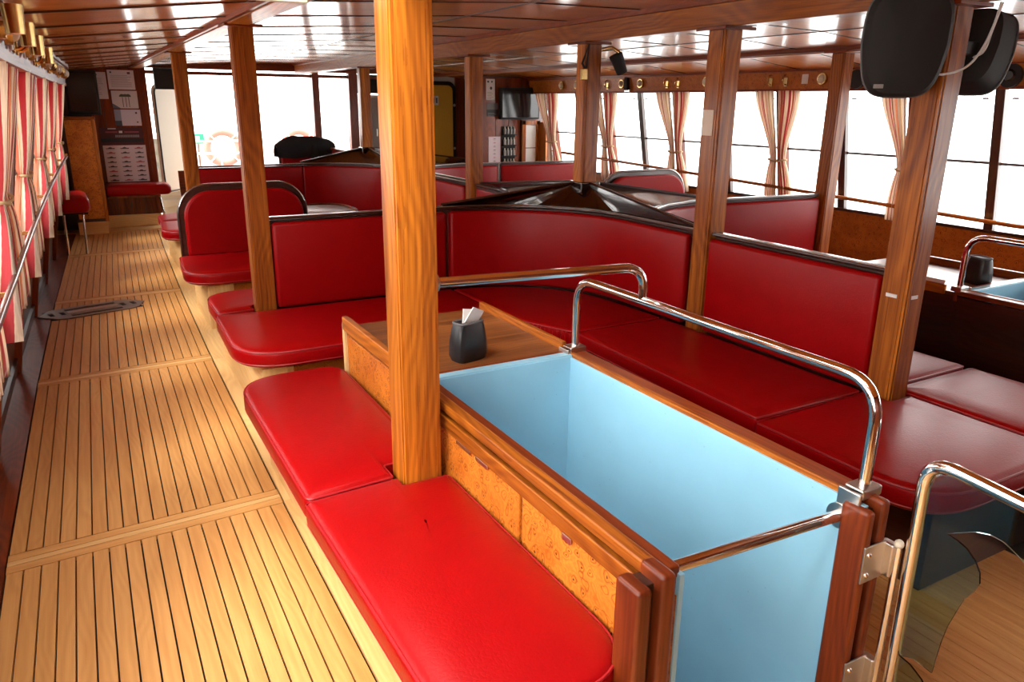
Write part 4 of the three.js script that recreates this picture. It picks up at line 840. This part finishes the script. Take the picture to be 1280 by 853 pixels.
// ------------------------------------------------------------ forward bulkheads
{
  const w = structure('wall_front');
  const zf = Z_FRONT;
  mesh('bulkhead', bx(-0.55, 0.97, 0, 2.08, zf - 0.06, zf, 0.003), M.dark, w, 1);
  for (const [x0, x1] of [[0.28, 0.44], [0.45, 0.61], [0.62, 0.78], [0.79, 0.93]]) mesh('bulkhead_plank', bx(x0, x1, 0.16, 2.05, zf - 0.002, zf + 0.006, 0.002), M.mah, w, 1);
  mesh('door_jamb', bx(0.93, 0.99, 0.16, 2.08, zf - 0.05, zf + 0.02, 0.004), M.mah, w, 1);
  mesh('plinth', bx(0.24, 0.97, 0, 0.16, zf - 0.01, zf + 0.03, 0.004), M.pale, w, 0);
  mesh('header', bx(0.97, 6.4, 2.06, 2.22, zf - 0.08, zf + 0.02, 0.004), M.mah, w, 0);
  mesh('header_rail', bx(0.97, 4.3, 1.985, 2.03, zf - 0.05, zf, 0.004), M.mah, w, 0);
  mesh('sill_panel', bx(1.25, 4.0, 0.0, 0.72, zf - 0.05, zf, 0.004), M.mah, w, 0);
  for (const [x, t] of [[3.24, 0.10], [3.80, 0.13]]) mesh('front_post', bx(x - t / 2, x + t / 2, 0, 2.06, zf - 0.08, zf + 0.03, 0.004), M.mah, w, 1);
  mesh('black_panel', bx(3.88, 4.5, 1.78, 2.05, zf - 0.05, zf - 0.02, 0.003), M.matte, w, 0);
  mesh('bulkhead', bx(4.42, 5.02, 0.0, 2.08, zf - 0.1, zf - 0.04, 0.003), M.cream, w, 1);
  mesh('bulkhead', bx(5.02, 5.50, 0.0, 2.08, zf - 0.1, zf - 0.03, 0.003), M.white, w, 1);
  mesh('door_jamb', bx(5.50, 5.64, 0.0, 2.08, zf - 0.06, zf + 0.02, 0.004), M.mah, w, 1);
  mesh('bulkhead', bx(5.64, 6.5, 0, 2.08, zf - 0.06, zf, 0.003), M.dark, w, 1);
  // return bulkhead by the television, a little aft
  mesh('bulkhead', bx(5.12, 6.20, 0, 2.02, -9.98, -9.92, 0.003), M.dark, w, 1);
  for (const [x0, x1] of [[5.12, 5.32], [5.33, 5.53], [5.54, 5.74], [5.75, 6.02]]) mesh('bulkhead_plank', bx(x0, x1, 0.1, 2.0, -9.922, -9.912, 0.002), M.mah, w, 1);
}
{ // after bulkhead behind the camera
  const w = structure('wall_back');
  mesh('bulkhead', bx(-0.6, 6.6, -0.12, 2.2, Z_BACK, Z_BACK + 0.06, 0.003), M.mah, w, 1);

}
{ const l = group('deck_locker', 'grey slatted locker outside the open cream door', 'locker'); mesh('body', bx(1.05, 1.62, 0, 1.12, -12.75, -12.35, 0.006), M.grey, l); for (let k = 0; k < 6; k++) mesh('slat', bx(1.06, 1.61, 0.15 + k * 0.16, 0.25 + k * 0.16, -12.352, -12.33, 0.003), M.grey, l, 0); }
{ // burl cabinet, seats and screen in the forward corner of the aisle
  const c = group('burl_cabinet', 'tall orange burl cabinet in the far corner of the aisle', 'cabinet');
  mesh('body', bx(-0.05, 0.30, 0.16, 1.43, -11.55, -11.06, 0.004), M.dark, c, 1); mesh('burl_front', bx(-0.03, 0.262, 0.2, 1.41, -11.06, -11.048, 0.003), M.burl, c, 1); mesh('edge_strip', bx(0.262, 0.305, 0.16, 1.43, -11.062, -11.042, 0.004), M.post, c, 1); mesh('top', bx(-0.055, 0.31, 1.415, 1.45, -11.56, -11.03, 0.006), M.post, c, 0); mesh('plinth', bx(-0.05, 0.285, 0, 0.16, -11.55, -11.07, 0.004), M.pale, c, 0);
  const tv = group('television', 'black television standing on the burl cabinet', 'television'); mesh('body', bx(0.04, 0.40, 1.47, 2.0, -11.28, -11.20, 0.012), M.matte, tv); mesh('screen', bx(0.065, 0.375, 1.51, 1.97, -11.202, -11.196, 0.002), M.screen, tv); mesh('foot', bx(0.02, 0.28, 1.45, 1.475, -11.34, -11.10, 0.004), M.matte, tv);
  const s = group('corner_seat', 'small red seat on a chrome leg beside the striped curtains', 'seat');
  const o = outline([[-0.20, -9.6, 0.06], [0.10, -9.6, 0.08], [0.08, -10.35, 0.06], [-0.20, -10.35, 0.05]]);
  mesh('cover', pad(o, 0.46, 0.17, 0.05, 0.015), M.red, s); mesh('tray', bx(-0.19, 0.07, 0.44, 0.458, -10.3, -9.64, 0.003), M.matte, s); mesh('leg', pipe([V(0.02, 0.45, -9.72), V(0.0, 0.0, -9.64)], 0.014, 10), M.chrome, s); mesh('leg', pipe([V(-0.17, 0.45, -9.72), V(-0.18, 0.0, -9.66)], 0.014, 10), M.chrome, s);
  const b = group('folding_bench', 'narrow red bench on chrome leg under the wall posters', 'bench');
  const o2 = outline([[0.32, -11.15, 0.03], [1.10, -11.15, 0.10], [1.10, -11.52, 0.06], [0.32, -11.58, 0.02]]);
  mesh('cover', pad(o2, 0.455, 0.135, 0.05, 0.01), M.red, b); mesh('support_rail', bx(0.33, 0.96, 0.425, 0.453, -11.59, -11.2, 0.003), M.mah, b); mesh('leg', pipe([V(0.95, 0.43, -11.25), V(1.0, 0.0, -11.2)], 0.014, 10), M.chrome, b);
}
// posters and papers
function lines(x, w, y0, y1, step, col, x0 = 0.1, x1 = 0.9) { x.fillStyle = col; for (let y = y0; y < y1; y += step) x.fillRect(w * x0, y, w * (x1 - x0) * (0.6 + 0.4 * hash(y | 0, w | 0, 3)), Math.max(1, step * 0.3)); }
function boat(x, cx, cy, w, c) { x.fillStyle = c; x.beginPath(); x.moveTo(cx - w / 2, cy); x.lineTo(cx + w / 2, cy - 2); x.lineTo(cx + w * 0.42, cy + w * 0.1); x.lineTo(cx - w * 0.42, cy + w * 0.1); x.fill(); x.fillRect(cx - w * 0.2, cy - w * 0.1, w * 0.36, w * 0.1); x.fillRect(cx - w * 0.02, cy - w * 0.18, w * 0.05, w * 0.1); }
function poster(name, x0, x1, y0, y1, z, tex, label) { const g = bx(x0, x1, y0, y1, z, z + 0.004, 0); const m = new THREE.Mesh(g, std({ map: tex, roughness: 0.6 })); m.name = numbered(name); m.castShadow = m.receiveShadow = true; scene.add(m); return tag(m, label, 'poster'); }
const zp = Z_FRONT + 0.008;
const fleet = (cols, rows) => (x, w, h) => { x.fillStyle = '#d9c8cc'; x.fillRect(0, 0, w, h); for (let r = 0; r < rows; r++) for (let c = 0; c < cols; c++) { const cx = w * (c + 0.5) / cols, yy = h * (r + 0.6) / rows; boat(x, cx, yy, w * 0.22, hash(r, c, 9) > 0.8 ? '#b04a50' : '#3a3436'); x.fillStyle = '#988'; x.fillRect(cx - w * 0.1, yy + h * 0.04, w * 0.2, 2); } };
poster('paper_sheet', 0.29, 0.52, 1.66, 1.99, zp, canvasTex(128, 180, (x, w, h) => { x.fillStyle = '#d8cdcf'; x.fillRect(0, 0, w, h); x.fillStyle = '#444'; x.fillRect(58, 12, 14, 10); lines(x, w, 40, 160, 12, '#a89b9e'); }), 'tall printed sheet, topmost beside the television in the aisle corner');
poster('paper_sheet', 0.54, 0.85, 1.78, 2.02, zp, canvasTex(200, 150, (x, w, h) => { x.fillStyle = '#dcd0d2'; x.fillRect(0, 0, w, h); x.fillStyle = '#6a3036'; x.fillRect(150, 14, 22, 16); x.fillStyle = '#333'; x.fillRect(20, 12, 12, 12); lines(x, w, 40, 130, 11, '#9f9396'); }), 'wide printed sheet with small red mark, top of the poster column');
poster('paper_sheet', 0.555, 0.86, 1.545, 1.765, zp, canvasTex(200, 140, (x, w, h) => { x.fillStyle = '#d2c6c6'; x.fillRect(0, 0, w, h); x.fillStyle = '#56606e'; x.beginPath(); x.moveTo(0, 100); x.lineTo(60, 140); x.lineTo(0, 140); x.fill(); x.fillStyle = '#4c4a3c'; for (const t of [80, 105, 128]) { x.fillRect(t, 50, 5, 80); x.beginPath(); x.arc(t, 48, 22, Math.PI, 0); x.fill(); } }), 'printed picture of trees in the poster column');
poster('paper_sheet', 0.56, 0.87, 1.325, 1.53, zp, canvasTex(200, 130, (x, w, h) => { x.fillStyle = '#d6c9d2'; x.fillRect(0, 0, w, h); const g = x.createLinearGradient(0, 0, 0, h); x.fillStyle = '#8a90a4'; x.fillRect(0, 0, 50, h); x.fillStyle = '#3c4048'; x.fillRect(0, 90, 50, 40); x.fillStyle = '#4a2c34'; x.fillRect(160, 20, 14, 14); x.fillRect(165, 96, 12, 10); }), 'pale printed sheet above the dark red banner poster');
poster('poster', 0.36, 0.87, 1.085, 1.30, zp, canvasTex(320, 140, (x, w, h) => { x.fillStyle = '#4a1a1e'; x.fillRect(0, 0, w, h); x.fillStyle = '#c9b8b4'; x.fillRect(60, 4, 60, 8); x.fillStyle = '#d8d0cc'; x.fillRect(140, 26, 26, 18); x.fillStyle = '#9a4048'; x.fillRect(40, 30, 90, 12); x.fillRect(180, 30, 110, 12); x.fillStyle = '#8a8484'; for (let k = 0; k < 14; k++) x.fillRect(110 + k * 13, 60, 9, 20); x.fillStyle = '#1a1a1c'; x.fillRect(0, 90, w, 30); boat(x, 60, 86, 80, '#2a2224'); }), 'dark red banner poster over the fleet chart in the aisle corner');
poster('poster', 0.37, 0.88, 0.60, 1.075, zp, canvasTex(384, 420, fleet(3, 8)), 'white chart of many small ship outlines in the aisle corner');
{ const z = -9.91;
  poster('paper_sheet', 5.17, 5.31, 1.70, 1.98, z, canvasTex(90, 160, (x, w, h) => { x.fillStyle = '#d6cdc8'; x.fillRect(0, 0, w, h); x.fillStyle = '#3a3a3a'; x.fillRect(12, 14, 18, 14); x.fillRect(52, 14, 14, 14); x.beginPath(); x.arc(50, 70, 12, 0, 7); x.fill(); lines(x, w, 100, 150, 12, '#8f8888'); }), 'tall printed sheet beside the television by the windows');
  poster('paper_sheet', 5.18, 5.36, 1.48, 1.66, z, canvasTex(120, 120, (x, w, h) => { x.fillStyle = '#6e6a68'; x.fillRect(0, 0, w, h); x.fillStyle = '#2c2e30'; x.fillRect(0, 60, w, 60); lines(x, w, 90, 115, 10, '#9a9696'); }), 'small grey picture beside the television by the windows');
  poster('poster', 5.21, 5.40, 0.84, 1.20, z, canvasTex(120, 240, fleet(1, 7)), 'narrow ship chart below the grey picture'); 
  const tv = group('television', 'black television on the bulkhead above the lit cabinet window', 'television'); mesh('body', bx(5.36, 6.0, 1.44, 1.87, -9.90, -9.82, 0.012), M.matte, tv); mesh('screen', bx(5.385, 5.975, 1.465, 1.845, -9.822, -9.816, 0.002), M.screen, tv); mesh('wall_bracket', bx(5.6, 5.8, 1.55, 1.75, -9.915, -9.89, 0.003), M.matte, tv);
  const sh = group('bottle_rack', 'black rack of small bottles below the television', 'rack'); mesh('back', bx(5.42, 5.64, 0.55, 1.34, -9.912, -9.90, 0.002), M.matte, sh); for (let r = 0; r < 5; r++) mesh('shelf', bx(5.42, 5.64, 0.62 + r * 0.15, 0.635 + r * 0.15, -9.905, -9.84, 0.002), M.matte, sh);
  for (let r = 0; r < 4; r++) for (let k = 0; k < 4; k++) { const b = group('small_bottle', 'small pale bottle standing on the black rack', 'bottle', 'bottles on the black rack'); const px = 5.455 + k * 0.05, py = 0.788 + r * 0.15; mesh('body', cyl(0.018, 0.07, 10).translate(px, py + 0.035, -9.87), M.grey, b); mesh('neck', cyl(0.008, 0.03, 8).translate(px, py + 0.085, -9.87), M.cream, b); }
  const cb = group('glazed_cabinet', 'orange framed cabinet with bright glass beside the far curtain', 'cabinet');
  for (const [a, b, c, d] of [[5.74, 5.80, 0.3, 1.42], [5.98, 6.04, 0.3, 1.42], [5.74, 6.04, 1.36, 1.42], [5.74, 6.04, 0.3, 0.4]]) mesh('frame', bx(a, b, c, d, -9.90, -9.86, 0.004), M.post, cb, 1);
  mesh('glass', bx(5.80, 5.98, 0.4, 1.36, -9.885, -9.88, 0), M.white, cb); mesh('glazing_bar', bx(5.80, 5.98, 1.03, 1.04, -9.88, -9.872, 0), M.mah, cb, 0); mesh('side', bx(6.04, 6.10, 0.3, 1.40, -9.91, -9.7, 0.004), M.post, cb, 1);
}
// doors
{ const d = new THREE.Group(); d.name = 'door_1'; d.userData = { kind: 'structure', label: 'open cream door with rounded corners and black seal' }; scene.add(d); d.position.set(1.03, 0, -11.62); d.rotation.y = 0.9;
  mesh('leaf', extrude(rshape(0, 0.62, 0.42, 1.86, 0.12), 0.035, 0.004), M.cream, d); mesh('seal', tube([...rshape(0.02, 0.60, 0.44, 1.84, 0.11).getPoints(8)].map(p => V(p.x, p.y, 0.038)), 0.012, 6, false, 160), M.rubber, d);
  for (const y of [0.75, 1.2, 1.6]) mesh('dog', bx(0.55, 0.585, y, y + 0.05, 0.035, 0.055, 0.004), M.steel, d);
  const e = new THREE.Group(); e.name = 'door_2'; e.userData = { kind: 'structure', label: 'yellow door with black rounded frame' }; scene.add(e); e.position.set(5.02, 0, -11.60);
  mesh('frame', extrude(rshape(-0.04, 0.46, 0.24, 1.98, 0.13), 0.05, 0.006), M.matte, e); mesh('leaf', extrude(rshape(0.0, 0.40, 0.30, 1.92, 0.09), 0.03, 0.004).translate(0, 0, 0.035), M.yellow, e); mesh('sign', bx(0.03, 0.15, 1.62, 1.76, 0.066, 0.07, 0), M.white, e); mesh('sign_mark', bx(0.05, 0.075, 1.65, 1.73, 0.0705, 0.072, 0), M.greyDark, e); mesh('sign_mark', bx(0.105, 0.13, 1.65, 1.73, 0.0705, 0.072, 0), M.greyDark, e);
  for (const y of [0.95, 1.62]) mesh('bolt', at(new THREE.SphereGeometry(0.022, 10, 8), 0.432, y, 0.05), M.steel, e);
  const bb = group('header_box', 'black box hung above the open cream door', 'box'); mesh('body', bx(1.08, 1.36, 1.79, 2.05, -11.58, -11.45, 0.006), M.matte, bb); mesh('lid', bx(1.075, 1.365, 2.03, 2.055, -11.585, -11.445, 0.003), M.black, bb);
  const wc = group('white_cabinet', 'white cabinet with grey door and pictures beside the bow opening', 'cabinet'); mesh('body', bx(3.92, 4.40, 0.80, 1.76, -11.95, -11.66, 0.02), M.white, wc); mesh('door', bx(4.10, 4.42, 0.82, 1.72, -11.665, -11.645, 0.006), M.grey, wc); mesh('handle', bx(4.16, 4.18, 1.15, 1.26, -11.645, -11.625, 0.004), M.steel, wc);
  for (const [y, h] of [[1.40, 0.16], [1.16, 0.18], [0.98, 0.12]]) mesh('picture', bx(3.95, 4.06, y, y + h, -11.662, -11.655, 0), M.greyDark, wc);
}
// ------------------------------------------------------------ forward bench with jacket
{ const b = group('backrest', 'forward red backrest under the black jacket', 'backrest');
  mesh('pad', bx(2.32, 2.92, 0.55, 1.09, -10.12, -10.06, 0.025), M.red, b); mesh('board', bx(2.30, 2.94, 0.4, 1.09, -10.16, -10.12, 0.004), M.dark, b, 0); mesh('cap_rail', bx(2.28, 2.95, 1.085, 1.12, -10.17, -10.05, 0.012), M.mah, b, 0);
  const b2 = group('backrest', 'forward red backrest along the centre line beside the black jacket', 'backrest');
  mesh('pad', bx(2.95, 3.01, 0.55, 1.06, -10.05, -9.0, 0.025), M.red, b2); mesh('cap_rail', bx(2.93, 3.06, 1.055, 1.085, -10.1, -8.95, 0.012), M.mah, b2, 2);
  const j = group('jacket', 'black jacket draped over the forward backrest', 'jacket');
  const n = 44, m = 20, pos = [], idx = [];
  for (let i = 0; i <= n; i++) for (let k = 0; k <= m; k++) { const u = i / n, t = k / m, a = (t - 0.5) * Math.PI * 1.25, x = 2.26 + 0.75 * u, lump = 0.03 * fbm(u, t, 6, 3, 77, 3) + 0.05 * Math.sin(u * Math.PI) + 0.02 * Math.sin(u * 9); const r = 0.085 + lump, drop = Math.abs(t - 0.5) > 0.42 ? 0.10 * Math.sin(u * 3.1) : 0; pos.push(x, 1.08 + r * Math.cos(a) * 1.1 - drop * 0.6 - 0.06 * (1 - Math.sin(u * Math.PI)), -10.11 + r * Math.sin(a)); }
  for (let i = 0; i < n; i++) for (let k = 0; k < m; k++) { const a = i * (m + 1) + k; idx.push(a, a + m + 1, a + 1, a + 1, a + m + 1, a + m + 2); }
  const g = new THREE.BufferGeometry(); g.setAttribute('position', new THREE.Float32BufferAttribute(pos, 3)); g.setIndex(idx); g.computeVertexNormals(); mesh('fabric', g, M.cloth, j);
  const sl = pipe(bend([V(2.72, 1.12, -10.02), V(2.74, 0.98, -10.0), V(2.70, 0.84, -10.01)], 0.05, 4), 0.05, 10); mesh('sleeve', sl, M.cloth, j);
}
// ------------------------------------------------------------ bow outside
{
  const d = structure('bow_deck'); mesh('deck', bx(0.3, 5.7, -0.08, 0.0, -15.4, -12.9, 0), M.hull, d, 2);
  const bw = group('bow_bulwark', 'white bulwark round the bow beyond the opening', 'bulwark'); mesh('plating', bx(0.6, 5.4, 0, 0.95, -15.2, -15.1, 0.01), M.white, bw); mesh('capping', bx(0.55, 5.45, 0.95, 1.0, -15.24, -15.06, 0.01), M.hull, bw);
  const rl = group('bow_railing', 'thin metal railing in front of the lifebuoys', 'railing'); for (const y of [0.80, 1.0]) mesh('bar', pipe([V(1.2, y, -14.0), V(4.2, y, -14.0)], 0.018, 8), M.steel, rl); for (let k = 0; k < 7; k++) mesh('stanchion', pipe([V(1.3 + k * 0.46, 0, -14.0), V(1.3 + k * 0.46, 1.0, -14.0)], 0.014, 8), M.steel, rl);
  for (const [x, l] of [[2.36, 'red lifebuoy on the bow beside the green sign'], [3.7, 'red lifebuoy on the bow behind the black jacket']]) { const r = group('lifebuoy', l, 'lifebuoy'); mesh('ring', at(new THREE.TorusGeometry(0.27, 0.065, 12, 32), x, 0.86, -14.6), M.ring, r); for (let k = 0; k < 4; k++) { const a = Math.PI / 4 + k * Math.PI / 2; const t = new THREE.TorusGeometry(0.072, 0.012, 6, 14); t.rotateX(Math.PI / 2); t.rotateZ(a); t.translate(x + 0.27 * Math.cos(a), 0.86 + 0.27 * Math.sin(a), -14.6); mesh('band', t, M.white, r); } mesh('mount', bx(x - 0.03, x + 0.03, 0, 0.6, -14.68, -14.6, 0.004), M.white, r); }
  const gs = group('green_sign', 'small green safety sign with white mark on the bow', 'sign'); mesh('plate', bx(1.84, 2.06, 0.93, 1.10, -14.62, -14.60, 0.003), M.green, gs); mesh('mark', bx(1.92, 1.98, 0.97, 1.06, -14.60, -14.594, 0), M.white, gs); mesh('stand', bx(1.93, 1.97, 0, 0.93, -14.63, -14.61, 0.003), M.steel, gs);
  const qy = mesh('stone_quay', bx(-30, -1.3, -1.49, -0.45, -60, 30, 0.02), std({ color: lin(0.62, 0.60, 0.56), roughness: 0.9 }), null, 2); tag(qy, 'pale stone quay alongside the striped curtain windows', 'quay');
  const wv = mesh('harbour_water', new THREE.CircleGeometry(180, 48).rotateX(-Math.PI / 2).translate(3, -1.5, -5), M.water); wv.userData.kind = 'stuff'; wv.userData.label = 'pale harbour water outside the windows'; wv.userData.category = 'water';
}
renderer.render(scene, camera);
